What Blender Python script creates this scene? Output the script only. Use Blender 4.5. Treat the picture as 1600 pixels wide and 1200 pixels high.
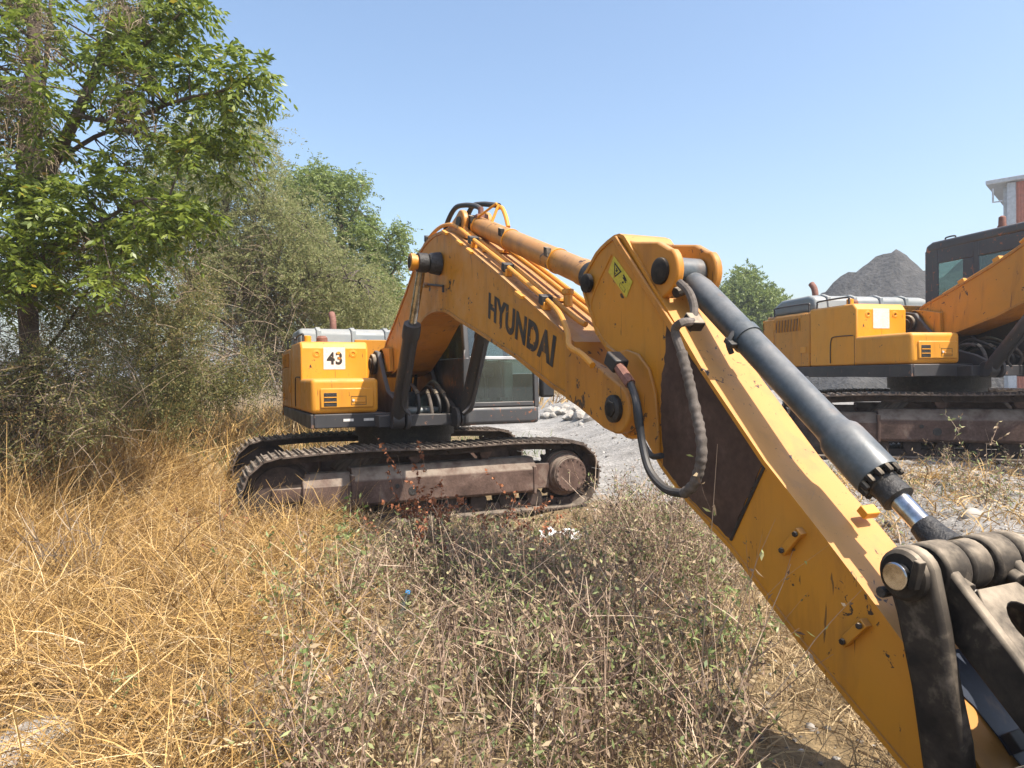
import bpy, bmesh, math, random
import numpy as np
from mathutils import Matrix, Vector
for o in list(bpy.data.objects): bpy.data.objects.remove(o)
random.seed(7); rng = np.random.default_rng(11)
S = bpy.context.scene; C = S.collection
R = math.radians; PI = math.pi

# ------------------------------------------------------------------ camera
F_PX = 1100.0; CAM_H = 1.70; PITCH = -0.009; ROLL = 0.011
cam = bpy.data.cameras.new('camera'); cam_o = bpy.data.objects.new('camera', cam); C.objects.link(cam_o)
cam.sensor_fit = 'HORIZONTAL'; cam.sensor_width = 36; cam.lens = 36 * F_PX / 1600
cam.clip_start = 0.05; cam.clip_end = 3000
cam_o.matrix_world = Matrix.Translation((0, 0, CAM_H)) @ Matrix.Rotation(PI/2 + PITCH, 4, 'X') @ Matrix.Rotation(-ROLL, 4, 'Z')
S.camera = cam_o
# ------------------------------------------------------------------ sky, sun, exposure
SUN_EL = R(57); SUN_DIR2 = Vector((0.82, -0.57)).normalized()
w = bpy.data.worlds.new('World'); S.world = w; w.use_nodes = True
nt = w.node_tree; nt.nodes.clear()
sky = nt.nodes.new('ShaderNodeTexSky'); sky.sky_type = 'NISHITA'; sky.sun_disc = False
sky.sun_elevation = SUN_EL; sky.sun_rotation = math.atan2(SUN_DIR2.x, SUN_DIR2.y)
sky.air_density = 1.25; sky.dust_density = 2.4; sky.ozone_density = 2.6; sky.altitude = 0
bg = nt.nodes.new('ShaderNodeBackground'); bg.inputs[1].default_value = 0.14
wo = nt.nodes.new('ShaderNodeOutputWorld')
nt.links.new(sky.outputs[0], bg.inputs[0]); nt.links.new(bg.outputs[0], wo.inputs[0])
sl = bpy.data.lights.new('sun', 'SUN'); sl.energy = 5.0; sl.angle = R(0.55); sl.color = (1.0, 0.93, 0.82)
so = bpy.data.objects.new('sun', sl); C.objects.link(so)
sdir = Vector((SUN_DIR2.x*math.cos(SUN_EL), SUN_DIR2.y*math.cos(SUN_EL), math.sin(SUN_EL)))
so.rotation_euler = sdir.to_track_quat('Z', 'Y').to_euler(); so.location = sdir * 40
S.view_settings.view_transform = 'Standard'; S.view_settings.look = 'None'
S.view_settings.exposure = 0.82; S.view_settings.gamma = 1.0; S.view_settings.use_curve_mapping = False
S.render.engine = 'CYCLES'
S.cycles.transparent_max_bounces = 12

# ------------------------------------------------------------------ pixel -> ray (photo is 1600 x 1200)
def ray(u, v):
    a = (u-800)/F_PX; b = -(v-600)/F_PX
    c, s = math.cos(-ROLL), math.sin(-ROLL); a, b = a*c-b*s, a*s+b*c
    c, s = math.cos(PITCH), math.sin(PITCH)
    return Vector((a, c-b*s, s+b*c))
def at(u, v, depth):
    d = ray(u, v); return Vector((0, 0, CAM_H)) + d*(depth/d.y)

# ------------------------------------------------------------------ materials
def new_mat(name):
    m = bpy.data.materials.new(name); m.use_nodes = True
    n = m.node_tree.nodes; b = n['Principled BSDF']; return m, m.node_tree, b
def N(t, typ, **kw):
    n = t.nodes.new(typ)
    for k, v in kw.items(): setattr(n, k, v)
    return n
def noise(t, scale, detail=4, rough=0.55, co=None, dist=0.0):
    n = N(t, 'ShaderNodeTexNoise'); n.inputs['Scale'].default_value = scale
    n.inputs['Detail'].default_value = detail; n.inputs['Roughness'].default_value = rough; n.inputs['Distortion'].default_value = dist
    if co is not None: t.links.new(co, n.inputs['Vector'])
    return n
def ramp(t, inp, stops, interp='LINEAR'):
    r = N(t, 'ShaderNodeValToRGB'); e = r.color_ramp.elements; r.color_ramp.interpolation = interp
    while len(e) < len(stops): e.new(0.5)
    for i, (p, c) in enumerate(stops):
        e[i].position = p; e[i].color = (c[0], c[1], c[2], 1) if isinstance(c, (tuple, list)) else (c, c, c, 1)
    t.links.new(inp, r.inputs[0]); return r
def mix(t, fac, a, b, mode='MIX'):
    m = N(t, 'ShaderNodeMix', data_type='RGBA', blend_type=mode)
    for sock, v in ((m.inputs['Factor'], fac), (m.inputs['A'], a), (m.inputs['B'], b)):
        if hasattr(v, 'is_output'): t.links.new(v, sock)
        else: sock.default_value = v if not isinstance(v, tuple) else (v[0], v[1], v[2], 1)
    return m.outputs['Result']
def objco(t): return N(t, 'ShaderNodeTexCoord').outputs['Object']
def bump(t, b, h, strength=0.2, dist=0.01):
    n = N(t, 'ShaderNodeBump'); n.inputs['Strength'].default_value = strength; n.inputs['Distance'].default_value = dist
    t.links.new(h, n.inputs['Height']); t.links.new(n.outputs[0], b.inputs['Normal'])
def mapped(t, co, sc):
    m = N(t, 'ShaderNodeMapping'); m.inputs['Scale'].default_value = sc; t.links.new(co, m.inputs['Vector']); return m.outputs[0]
MULT = 'MULTIPLY'
def mathn(t, op, a, b=None):
    n = N(t, 'ShaderNodeMath', operation=op)
    for i, v in enumerate((a, b)):
        if v is None: continue
        if hasattr(v, 'is_output'): t.links.new(v, n.inputs[i])
        else: n.inputs[i].default_value = v
    return n.outputs[0]

def paint(name, c1, c2, chip=(0.035, 0.02, 0.014), chip_at=0.66, dust=(0.36, 0.27, 0.18), dust_amt=0.45, rough=0.42, grime=0.35, metallic=0.0):
    m, t, b = new_mat(name); co = objco(t)
    n1 = noise(t, 1.6, 5, 0.6, co); base = mix(t, ramp(t, n1.outputs[0], [(0.3, 0), (0.7, 1)]).outputs[0], c1, c2)
    film = noise(t, 0.9, 6, 0.68, mapped(t, co, (1, 1, 0.6)), 0.8)
    base = mix(t, mathn(t, MULT, ramp(t, film.outputs[0], [(0.45, 0), (0.72, 1)]).outputs[0], 0.5), base, (c1[0]*0.50+0.04, c1[1]*0.58+0.028, c1[2]*0.8+0.025))
    # runs of grime
    n2 = noise(t, 1.0, 5, 0.65, mapped(t, co, (7, 7, 1.1)))
    base = mix(t, mathn(t, MULT, ramp(t, n2.outputs[0], [(0.5, 0), (0.78, 1)]).outputs[0], grime), base, (c1[0]*0.30, c1[1]*0.30, c1[2]*0.6+0.01))
    # dust lying on what faces up
    g = N(t, 'ShaderNodeNewGeometry'); sx = N(t, 'ShaderNodeSeparateXYZ'); t.links.new(g.outputs['Normal'], sx.inputs[0])
    n3 = noise(t, 5, 5, 0.6, co)
    up = ramp(t, sx.outputs[2], [(0.25, 0), (0.9, 1)]).outputs[0]
    dfac = mathn(t, MULT, mathn(t, MULT, up, ramp(t, n3.outputs[0], [(0.25, 0.45), (0.7, 1)]).outputs[0]), dust_amt)
    base = mix(t, dfac, base, dust)
    # chips and scratches with a shape of their own
    n4 = noise(t, 16, 6, 0.62, co, 0.6); n5 = noise(t, 2.2, 2, 0.5, co)
    cf = mathn(t, 'ADD', n4.outputs[0], mathn(t, MULT, mathn(t, 'SUBTRACT', n5.outputs[0], 0.5), 0.38))
    cm = ramp(t, cf, [(chip_at, 0), (chip_at+0.02, 1)]).outputs[0]
    n6 = noise(t, 3.0, 3, 0.5, mapped(t, co, (9, 9, 0.8)), 1.5)
    scr = ramp(t, n6.outputs[0], [(0.695, 0), (0.715, 0.75)]).outputs[0]
    base = mix(t, mathn(t, 'MAXIMUM', cm, scr), base, chip)
    t.links.new(base, b.inputs['Base Color'])
    rr = ramp(t, n3.outputs[0], [(0.3, rough-0.08), (0.7, rough+0.2)]).outputs[0]
    rr = mathn(t, 'ADD', rr, mathn(t, MULT, dfac, 0.35)); t.links.new(rr, b.inputs['Roughness'])
    b.inputs['Metallic'].default_value = metallic
    bump(t, b, mathn(t, 'ADD', mathn(t, MULT, cm, -0.6), mathn(t, MULT, noise(t, 40, 3, 0.5, co).outputs[0], 0.15)), 0.25, 0.004)
    return m
def blotch(name, cols, scale=3.0, rough=0.7, metallic=0.0, fine=30, bstr=0.25, dist=0.004, dust=None, dust_amt=0.5):
    m, t, b = new_mat(name); co = objco(t)
    n1 = noise(t, scale, 7, 0.62, co, 0.3); k = len(cols)
    base = ramp(t, n1.outputs[0], [(0.28+0.44*i/(max(k-1, 1)), c) for i, c in enumerate(cols)]).outputs[0]
    n2 = noise(t, fine, 4, 0.6, co); base = mix(t, 1.0, base, ramp(t, n2.outputs[0], [(0.25, 0.72), (0.75, 1.15)]).outputs[0], MULT)
    if dust:
        g = N(t, 'ShaderNodeNewGeometry'); sx = N(t, 'ShaderNodeSeparateXYZ'); t.links.new(g.outputs['Normal'], sx.inputs[0])
        f = mathn(t, MULT, ramp(t, sx.outputs[2], [(0.15, 0), (0.8, 1)]).outputs[0], ramp(t, noise(t, 6, 5, 0.6, co).outputs[0], [(0.35, 0.15), (0.6, dust_amt)]).outputs[0])
        base = mix(t, f, base, dust)
    t.links.new(base, b.inputs['Base Color']); b.inputs['Roughness'].default_value = rough; b.inputs['Metallic'].default_value = metallic
    if rough > 0.6: b.inputs['Specular IOR Level'].default_value = 0.25
    bump(t, b, n2.outputs[0], bstr, dist); return m
def leafmat(name, stops, rough=0.55, trans=0.25):
    m, t, b = new_mat(name); g = N(t, 'ShaderNodeNewGeometry')
    c = ramp(t, g.outputs['Random Per Island'], stops).outputs[0]
    t.links.new(c, b.inputs['Base Color']); b.inputs['Roughness'].default_value = rough
    if trans > 0:
        tr = N(t, 'ShaderNodeBsdfTranslucent'); t.links.new(c, tr.inputs[0]); ms = N(t, 'ShaderNodeMixShader'); ms.inputs[0].default_value = trans
        t.links.new(b.outputs[0], ms.inputs[1]); t.links.new(tr.outputs[0], ms.inputs[2]); t.links.new(ms.outputs[0], t.nodes['Material Output'].inputs[0])
    return m
M = {}
M['yellow'] = paint('yellow_paint', (0.58, 0.225, 0.008), (0.50, 0.212, 0.014), grime=0.55)  # darker copy of the panel yellow; the boom's shaded side is put into the colour
M['yellow2'] = paint('yellow_paint_panel', (0.72, 0.285, 0.010), (0.65, 0.28, 0.022), chip_at=0.70, grime=0.3, dust_amt=0.3)
M['yellow_worn'] = paint('yellow_paint_worn', (0.50, 0.19, 0.010), (0.44, 0.19, 0.025), chip=(0.06, 0.034, 0.024), chip_at=0.645, grime=0.6, dust_amt=0.5)
M['brown'] = blotch('bare_brown_plate', [(0.030, 0.016, 0.011), (0.066, 0.037, 0.026), (0.09, 0.053, 0.038), (0.16, 0.105, 0.075)], 3.0, 0.7, 0.0, 25, 0.25)
M['dark'] = paint('black_frame_paint', (0.022, 0.022, 0.024), (0.04, 0.04, 0.042), chip=(0.16, 0.09, 0.06), chip_at=0.69, dust=(0.20, 0.17, 0.14), dust_amt=0.5, rough=0.5, grime=0.2)
M['cabgrey'] = paint('charcoal_cab_paint', (0.042, 0.042, 0.044), (0.068, 0.067, 0.068), chip=(0.26, 0.10, 0.05), chip_at=0.63, dust=(0.25, 0.22, 0.19), dust_amt=0.5, rough=0.36, grime=0.25)
M['hood'] = paint('grey_hood_paint', (0.17, 0.20, 0.205), (0.22, 0.245, 0.25), chip=(0.3, 0.2, 0.12), chip_at=0.72, dust=(0.42, 0.38, 0.33), dust_amt=0.5, rough=0.4, grime=0.2)
M['steel'] = blotch('grey_cylinder_paint', [(0.034, 0.044, 0.052), (0.052, 0.066, 0.076), (0.085, 0.098, 0.105), (0.17, 0.115, 0.08)], 3.8, 0.42, 0.15, 45, 0.15, dust=(0.28, 0.26, 0.24), dust_amt=0.5)
M['grease'] = blotch('black_grease', [(0.010, 0.009, 0.009), (0.022, 0.019, 0.017), (0.05, 0.042, 0.035)], 14, 0.55, 0, 60, 0.8, 0.01)
M['link'] = blotch('greasy_link_steel', [(0.006, 0.005, 0.004), (0.014, 0.011, 0.009), (0.036, 0.028, 0.021), (0.15, 0.12, 0.09)], 6.5, 0.72, 0.0, 40, 0.3, dust=(0.36, 0.29, 0.21), dust_amt=1.0)  # tan on upward faces paints in their sunlit tone along with dust
M['rust'] = blotch('rusty_undercarriage', [(0.035, 0.022, 0.017), (0.085, 0.052, 0.040), (0.13, 0.082, 0.064), (0.22, 0.17, 0.135)], 3.4, 0.8, 0, 35, 0.45, 0.008, dust=(0.26, 0.215, 0.17), dust_amt=0.9)
M['shoe'] = blotch('worn_track_steel', [(0.045, 0.034, 0.028), (0.10, 0.075, 0.060), (0.20, 0.15, 0.12)], 5, 0.65, 0.2, 40, 0.3, dust=(0.30, 0.25, 0.20), dust_amt=0.9)
M['chain'] = blotch('track_chain_steel', [(0.02, 0.016, 0.014), (0.05, 0.036, 0.03), (0.09, 0.06, 0.05)], 6, 0.75, 0.1, 40, 0.3)
M['rubber'] = blotch('black_rubber', [(0.012, 0.012, 0.013), (0.026, 0.026, 0.028)], 8, 0.55, 0, 60, 0.15, dust=(0.2, 0.17, 0.14), dust_amt=0.4)
M['wrap'] = blotch('dusty_hose_wrap', [(0.075, 0.062, 0.052), (0.12, 0.10, 0.085), (0.19, 0.16, 0.14)], 9, 0.8, 0, 60, 0.3)
M['lettering'] = paint('black_lettering', (0.012, 0.010, 0.009), (0.028, 0.022, 0.018), chip=(0.42, 0.17, 0.015), chip_at=0.655, dust_amt=0.0, rough=0.5, grime=0.0)
M['white'] = blotch('white_plate', [(0.62, 0.58, 0.53), (0.76, 0.73, 0.69)], 5, 0.55, 0, 40, 0.05)
M['decal'] = blotch('yellow_warning_decal', [(0.50, 0.40, 0.02), (0.64, 0.52, 0.05)], 6, 0.5, 0, 60, 0.05)
M['navy'] = blotch('dark_navy', [(0.004, 0.008, 0.018), (0.010, 0.017, 0.036), (0.02, 0.028, 0.05), (0.20, 0.13, 0.09)], 3.0, 0.42, 0.0, 40, 0.1)
M['seat'] = blotch('black_seat_cloth', [(0.02, 0.02, 0.022), (0.04, 0.04, 0.045)], 8, 0.8)
M['pipe_rust'] = blotch('rusty_exhaust', [(0.16, 0.07, 0.05), (0.26, 0.13, 0.10)], 8, 0.7)
m, t, b = new_mat('chrome_rod'); M['chrome'] = m
b.inputs['Metallic'].default_value = 1.0
t.links.new(ramp(t, noise(t, 9, 4, 0.6, objco(t)).outputs[0], [(0.45, (0.62, 0.63, 0.66)), (0.62, (0.30, 0.28, 0.26))]).outputs[0], b.inputs['Base Color']); b.inputs['Roughness'].default_value = 0.2
m, t, b = new_mat('cab_glass'); M['glass'] = m
t.nodes.remove(b); tr = N(t, 'ShaderNodeBsdfTransparent'); tr.inputs[0].default_value = (0.60, 0.68, 0.65, 1)
gl = N(t, 'ShaderNodeBsdfGlossy'); gl.inputs['Roughness'].default_value = 0.03; gl.inputs[0].default_value = (0.9, 0.95, 0.95, 1)
df = N(t, 'ShaderNodeBsdfDiffuse'); df.inputs[0].default_value = (0.30, 0.30, 0.27, 1)
lwt = N(t, 'ShaderNodeLayerWeight'); lwt.inputs[0].default_value = 0.5; frf = mathn(t, 'ADD', mathn(t, MULT, mathn(t, 'POWER', lwt.outputs['Facing'], 4.0), 0.6), 0.07)
ms = N(t, 'ShaderNodeMixShader'); t.links.new(frf, ms.inputs[0]); t.links.new(tr.outputs[0], ms.inputs[1]); t.links.new(gl.outputs[0], ms.inputs[2])
ms2 = N(t, 'ShaderNodeMixShader'); t.links.new(ramp(t, noise(t, 3, 5, 0.6, objco(t)).outputs[0], [(0.35, 0.01), (0.75, 0.06)]).outputs[0], ms2.inputs[0])
t.links.new(ms.outputs[0], ms2.inputs[1]); t.links.new(df.outputs[0], ms2.inputs[2]); t.links.new(ms2.outputs[0], t.nodes['Material Output'].inputs[0])
M['stone'] = blotch('pale_stone', [(0.24, 0.21, 0.18), (0.36, 0.33, 0.29), (0.46, 0.43, 0.39)], 3, 0.9, 0, 18, 0.6, 0.02)
M['stone_grey'] = blotch('grey_stone', [(0.12, 0.11, 0.105), (0.20, 0.19, 0.18), (0.30, 0.28, 0.26)], 3, 0.9, 0, 18, 0.6, 0.02)
M['pile'] = blotch('dark_aggregate', [(0.040, 0.039, 0.039), (0.062, 0.060, 0.058), (0.095, 0.09, 0.086)], 0.5, 0.95, 0, 2.2, 0.9, 0.4)
M['plastic'] = blotch('white_plastic', [(0.6, 0.6, 0.6), (0.8, 0.8, 0.8)], 5, 0.5)
M['blue'] = blotch('blue_cap', [(0.02, 0.22, 0.5), (0.04, 0.30, 0.62)], 5, 0.4)
M['pink'] = blotch('faded_red_sheet', [(0.42, 0.13, 0.075), (0.48, 0.165, 0.10)], 0.4, 0.6, 0, 6, 0.05)
M['trim'] = blotch('grey_trim', [(0.42, 0.43, 0.44), (0.52, 0.53, 0.54)], 0.6, 0.5, 0, 8, 0.05)
M['bark'] = blotch('tree_bark', [(0.045, 0.033, 0.025), (0.10, 0.075, 0.058), (0.17, 0.135, 0.105)], 6, 0.9, 0, 30, 0.8, 0.02)
M['bark_dark'] = blotch('dark_bark', [(0.05, 0.04, 0.033), (0.095, 0.077, 0.062), (0.16, 0.13, 0.105)], 6, 0.9, 0, 30, 0.6, 0.02)
M['neem'] = leafmat('neem_leaves', [(0, (0.075, 0.11, 0.018)), (0.5, (0.16, 0.215, 0.028)), (0.88, (0.29, 0.345, 0.055)), (0.975, (0.29, 0.345, 0.055)), (1, (0.48, 0.30, 0.03))], 0.4, 0.5)
M['neem_far'] = leafmat('far_neem_leaves', [(0, (0.10, 0.145, 0.035)), (0.5, (0.18, 0.235, 0.055)), (1, (0.30, 0.35, 0.10))], 0.5, 0.4)
M['feather'] = leafmat('feathery_leaves', [(0, (0.17, 0.19, 0.07)), (0.5, (0.27, 0.285, 0.11)), (0.85, (0.36, 0.35, 0.15)), (1, (0.37, 0.31, 0.18))], 0.65, 0.5)
M['thicket'] = leafmat('thicket_leaves', [(0, (0.10, 0.115, 0.035)), (0.45, (0.19, 0.20, 0.065)), (0.72, (0.28, 0.265, 0.095)), (1, (0.42, 0.30, 0.13))], 0.65, 0.5)
M['twig'] = leafmat('dry_twigs', [(0, (0.07, 0.05, 0.036)), (0.5, (0.17, 0.12, 0.08)), (1, (0.34, 0.26, 0.17))], 0.8, 0.0)
M['straw'] = leafmat('dry_grass_blades', [(0, (0.12, 0.07, 0.03)), (0.25, (0.29, 0.17, 0.058)), (0.55, (0.46, 0.28, 0.09)), (0.87, (0.62, 0.41, 0.155)), (1, (0.74, 0.58, 0.35))], 0.6, 0.22)
M['straw2'] = leafmat('dull_dry_grass_blades', [(0, (0.20, 0.13, 0.07)), (0.5, (0.38, 0.27, 0.14)), (1, (0.58, 0.45, 0.26))], 0.7, 0.2)
M['greengrass'] = leafmat('green_grass_blades', [(0, (0.07, 0.11, 0.02)), (1, (0.20, 0.25, 0.07))], 0.6, 0.3)
M['weedleaf'] = leafmat('weed_leaves', [(0, (0.08, 0.11, 0.035)), (0.15, (0.19, 0.22, 0.075)), (0.34, (0.38, 0.40, 0.17)), (0.38, (0.46, 0.35, 0.21)), (0.72, (0.28, 0.19, 0.12)), (1, (0.10, 0.06, 0.04))], 0.65, 0.3)
M['greenleaf'] = leafmat('fresh_leaves', [(0, (0.10, 0.15, 0.035)), (0.5, (0.21, 0.27, 0.085)), (1, (0.36, 0.40, 0.17))], 0.5, 0.35)
M['weedstem'] = leafmat('weed_stems', [(0, (0.09, 0.055, 0.04)), (0.5, (0.29, 0.19, 0.13)), (1, (0.56, 0.43, 0.31))], 0.8, 0.0)
M['dryflower'] = leafmat('rust_brown_seed_heads', [(0, (0.13, 0.042, 0.018)), (0.6, (0.30, 0.10, 0.038)), (1, (0.42, 0.18, 0.08))], 0.8, 0.15)

# ------------------------------------------------------------------ mesh helpers
def tag(o, label=None, cat=None, group=None, kind=None):
    if label: o['label'] = label
    if cat: o['category'] = cat
    if group: o['group'] = group
    if kind: o['kind'] = kind
    return o
def empty(name, loc=(0, 0, 0), rz=0.0):
    o = bpy.data.objects.new(name, None); C.objects.link(o); o.location = loc; o.rotation_euler = (0, 0, rz); o.empty_display_size = 0.2
    return o
class MB:
    def __init__(s): s.v = []; s.f = []
    def add(s, vs, fs):
        k = len(s.v); s.v += [Vector(p) for p in vs]; s.f += [tuple(i+k for i in f) for f in fs]; return s
    def box(s, x0, x1, y0, y1, z0, z1):
        return s.add([(x0, y0, z0), (x1, y0, z0), (x1, y1, z0), (x0, y1, z0), (x0, y0, z1), (x1, y0, z1), (x1, y1, z1), (x0, y1, z1)],
                     [(0, 3, 2, 1), (4, 5, 6, 7), (0, 1, 5, 4), (1, 2, 6, 5), (2, 3, 7, 6), (3, 0, 4, 7)])
    def obox(s, c, ax, ay, az):          # centre, three half-axis vectors
        c, ax, ay, az = map(Vector, (c, ax, ay, az))
        P = [c+i*ax+j*ay+k*az for k in (-1, 1) for (i, j) in ((-1, -1), (1, -1), (1, 1), (-1, 1))]
        return s.add(P, [(0, 3, 2, 1), (4, 5, 6, 7), (0, 1, 5, 4), (1, 2, 6, 5), (2, 3, 7, 6), (3, 0, 4, 7)])
    def lathe(s, p0, p1, prof, n=20, cap=True):   # prof: (t along, radius) list
        p0, p1 = Vector(p0), Vector(p1); d = (p1-p0); L = d.length; d.normalize()
        a = d.orthogonal().normalized(); b_ = d.cross(a)
        vs = []; fs = []
        for (tt, r) in prof:
            for i in range(n):
                q = 2*PI*i/n; vs.append(p0 + d*tt + (a*math.cos(q)+b_*math.sin(q))*r)
        for k in range(len(prof)-1):
            for i in range(n):
                j = (i+1) % n; fs.append((k*n+i, k*n+j, (k+1)*n+j, (k+1)*n+i))
        if cap: fs.append(tuple(range(n-1, -1, -1))); fs.append(tuple((len(prof)-1)*n+i for i in range(n)))
        return s.add(vs, fs)
    def cyl(s, p0, p1, r, n=18, r1=None):
        L = (Vector(p1)-Vector(p0)).length; return s.lathe(p0, p1, [(0, r), (L, r if r1 is None else r1)], n)
    def tube(s, pts, r, n=10, sub=6):
        P = [Vector(p) for p in pts]
        if sub > 1 and len(P) > 2:
            Q = []
            for i in range(len(P)-1):
                a = P[max(i-1, 0)]; b_ = P[i]; c = P[i+1]; d = P[min(i+2, len(P)-1)]
                for k in range(sub):
                    u = k/sub; Q.append(0.5*((2*b_)+(c-a)*u+(2*a-5*b_+4*c-d)*u*u+(3*b_-a-3*c+d)*u**3))
            Q.append(P[-1]); P = Q
        vs = []; fs = []; nrm = None
        for i, p in enumerate(P):
            tn = (P[min(i+1, len(P)-1)]-P[max(i-1, 0)]).normalized()
            if nrm is None: nrm = tn.orthogonal().normalized()
            nrm = (nrm - tn*nrm.dot(tn)).normalized(); bn = tn.cross(nrm)
            rr = r(i/(len(P)-1)) if callable(r) else r
            for k in range(n):
                q = 2*PI*k/n; vs.append(p+(nrm*math.cos(q)+bn*math.sin(q))*rr)
        for i in range(len(P)-1):
            for k in range(n):
                j = (k+1) % n; fs.append((i*n+k, i*n+j, (i+1)*n+j, (i+1)*n+k))
        fs.append(tuple(range(n-1, -1, -1))); fs.append(tuple((len(P)-1)*n+k for k in range(n)))
        return s.add(vs, fs)
    def prism(s, prof, y0, y1):           # prof in (x, z)
        n = len(prof); vs = [(x, y0, z) for x, z in prof]+[(x, y1, z) for x, z in prof]
        return s.add(vs, [tuple(range(n)), tuple(range(2*n-1, n-1, -1))]+[(i, (i+1) % n + 0, (i+1) % n+n, i+n)[::-1] for i in range(n)])
    def build(s, name, mat, parent=None, bevel=0.0, smooth=35, X=None, seg=2):
        me = bpy.data.meshes.new(name); vs = s.v if X is None else [X @ p for p in s.v]
        me.from_pydata([tuple(p) for p in vs], [], s.f)
        bm = bmesh.new(); bm.from_mesh(me); bmesh.ops.recalc_face_normals(bm, faces=bm.faces); bm.to_mesh(me); bm.free()
        me.materials.append(M[mat]); o = bpy.data.objects.new(name, me); C.objects.link(o)
        if parent: o.parent = parent
        if smooth:
            me.polygons.foreach_set('use_smooth', [True]*len(me.polygons)); me.set_sharp_from_angle(angle=R(smooth))
        if bevel:
            bv = o.modifiers.new('bevel', 'BEVEL'); bv.width = bevel; bv.segments = seg; bv.limit_method = 'ANGLE'; bv.angle_limit = R(40); bv.harden_normals = False
        return o
def npmesh(name, V, T=None, Q=None, mat=None, parent=None, smooth=False):
    me = bpy.data.meshes.new(name); nT = 0 if T is None else len(T); nQ = 0 if Q is None else len(Q)
    me.vertices.add(len(V)); me.vertices.foreach_set('co', np.asarray(V, np.float32).ravel())
    loops = np.concatenate([a.ravel() for a in ([T] if nT else [])+([Q] if nQ else [])]).astype(np.int32)
    me.loops.add(len(loops)); me.loops.foreach_set('vertex_index', loops)
    me.polygons.add(nT+nQ); st = np.concatenate([np.arange(nT)*3, nT*3+np.arange(nQ)*4]).astype(np.int32)
    me.polygons.foreach_set('loop_start', st)
    try: me.polygons.foreach_set('loop_total', np.concatenate([np.full(nT, 3), np.full(nQ, 4)]).astype(np.int32))
    except Exception: pass
    me.update(calc_edges=True); me.validate()
    if mat: me.materials.append(M[mat])
    if smooth: me.polygons.foreach_set('use_smooth', [True]*(nT+nQ))
    o = bpy.data.objects.new(name, me); C.objects.link(o)
    if parent: o.parent = parent
    return o
def text_mesh(txt, bold=0.03, sx=1.0):
    cu = bpy.data.curves.new('lettering_curve', 'FONT'); cu.body = txt; cu.offset = bold; cu.resolution_u = 6; cu.fill_mode = 'FRONT'; cu.dimensions = '2D'; cu.space_character = 1.06
    o = bpy.data.objects.new('lettering_curve', cu); C.objects.link(o); dg = bpy.context.evaluated_depsgraph_get(); dg.update()
    me = bpy.data.meshes.new_from_object(o.evaluated_get(dg)); bpy.data.objects.remove(o); bpy.data.curves.remove(cu)
    V = [(v.co.x, v.co.y) for v in me.vertices]; Fc = [tuple(p.vertices) for p in me.polygons]; bpy.data.meshes.remove(me)
    x0, x1 = min(v[0] for v in V), max(v[0] for v in V); y0, y1 = min(v[1] for v in V), max(v[1] for v in V)
    return [((x-x0)/(x1-x0), (y-y0)/(y1-y0)) for x, y in V], Fc

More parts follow.
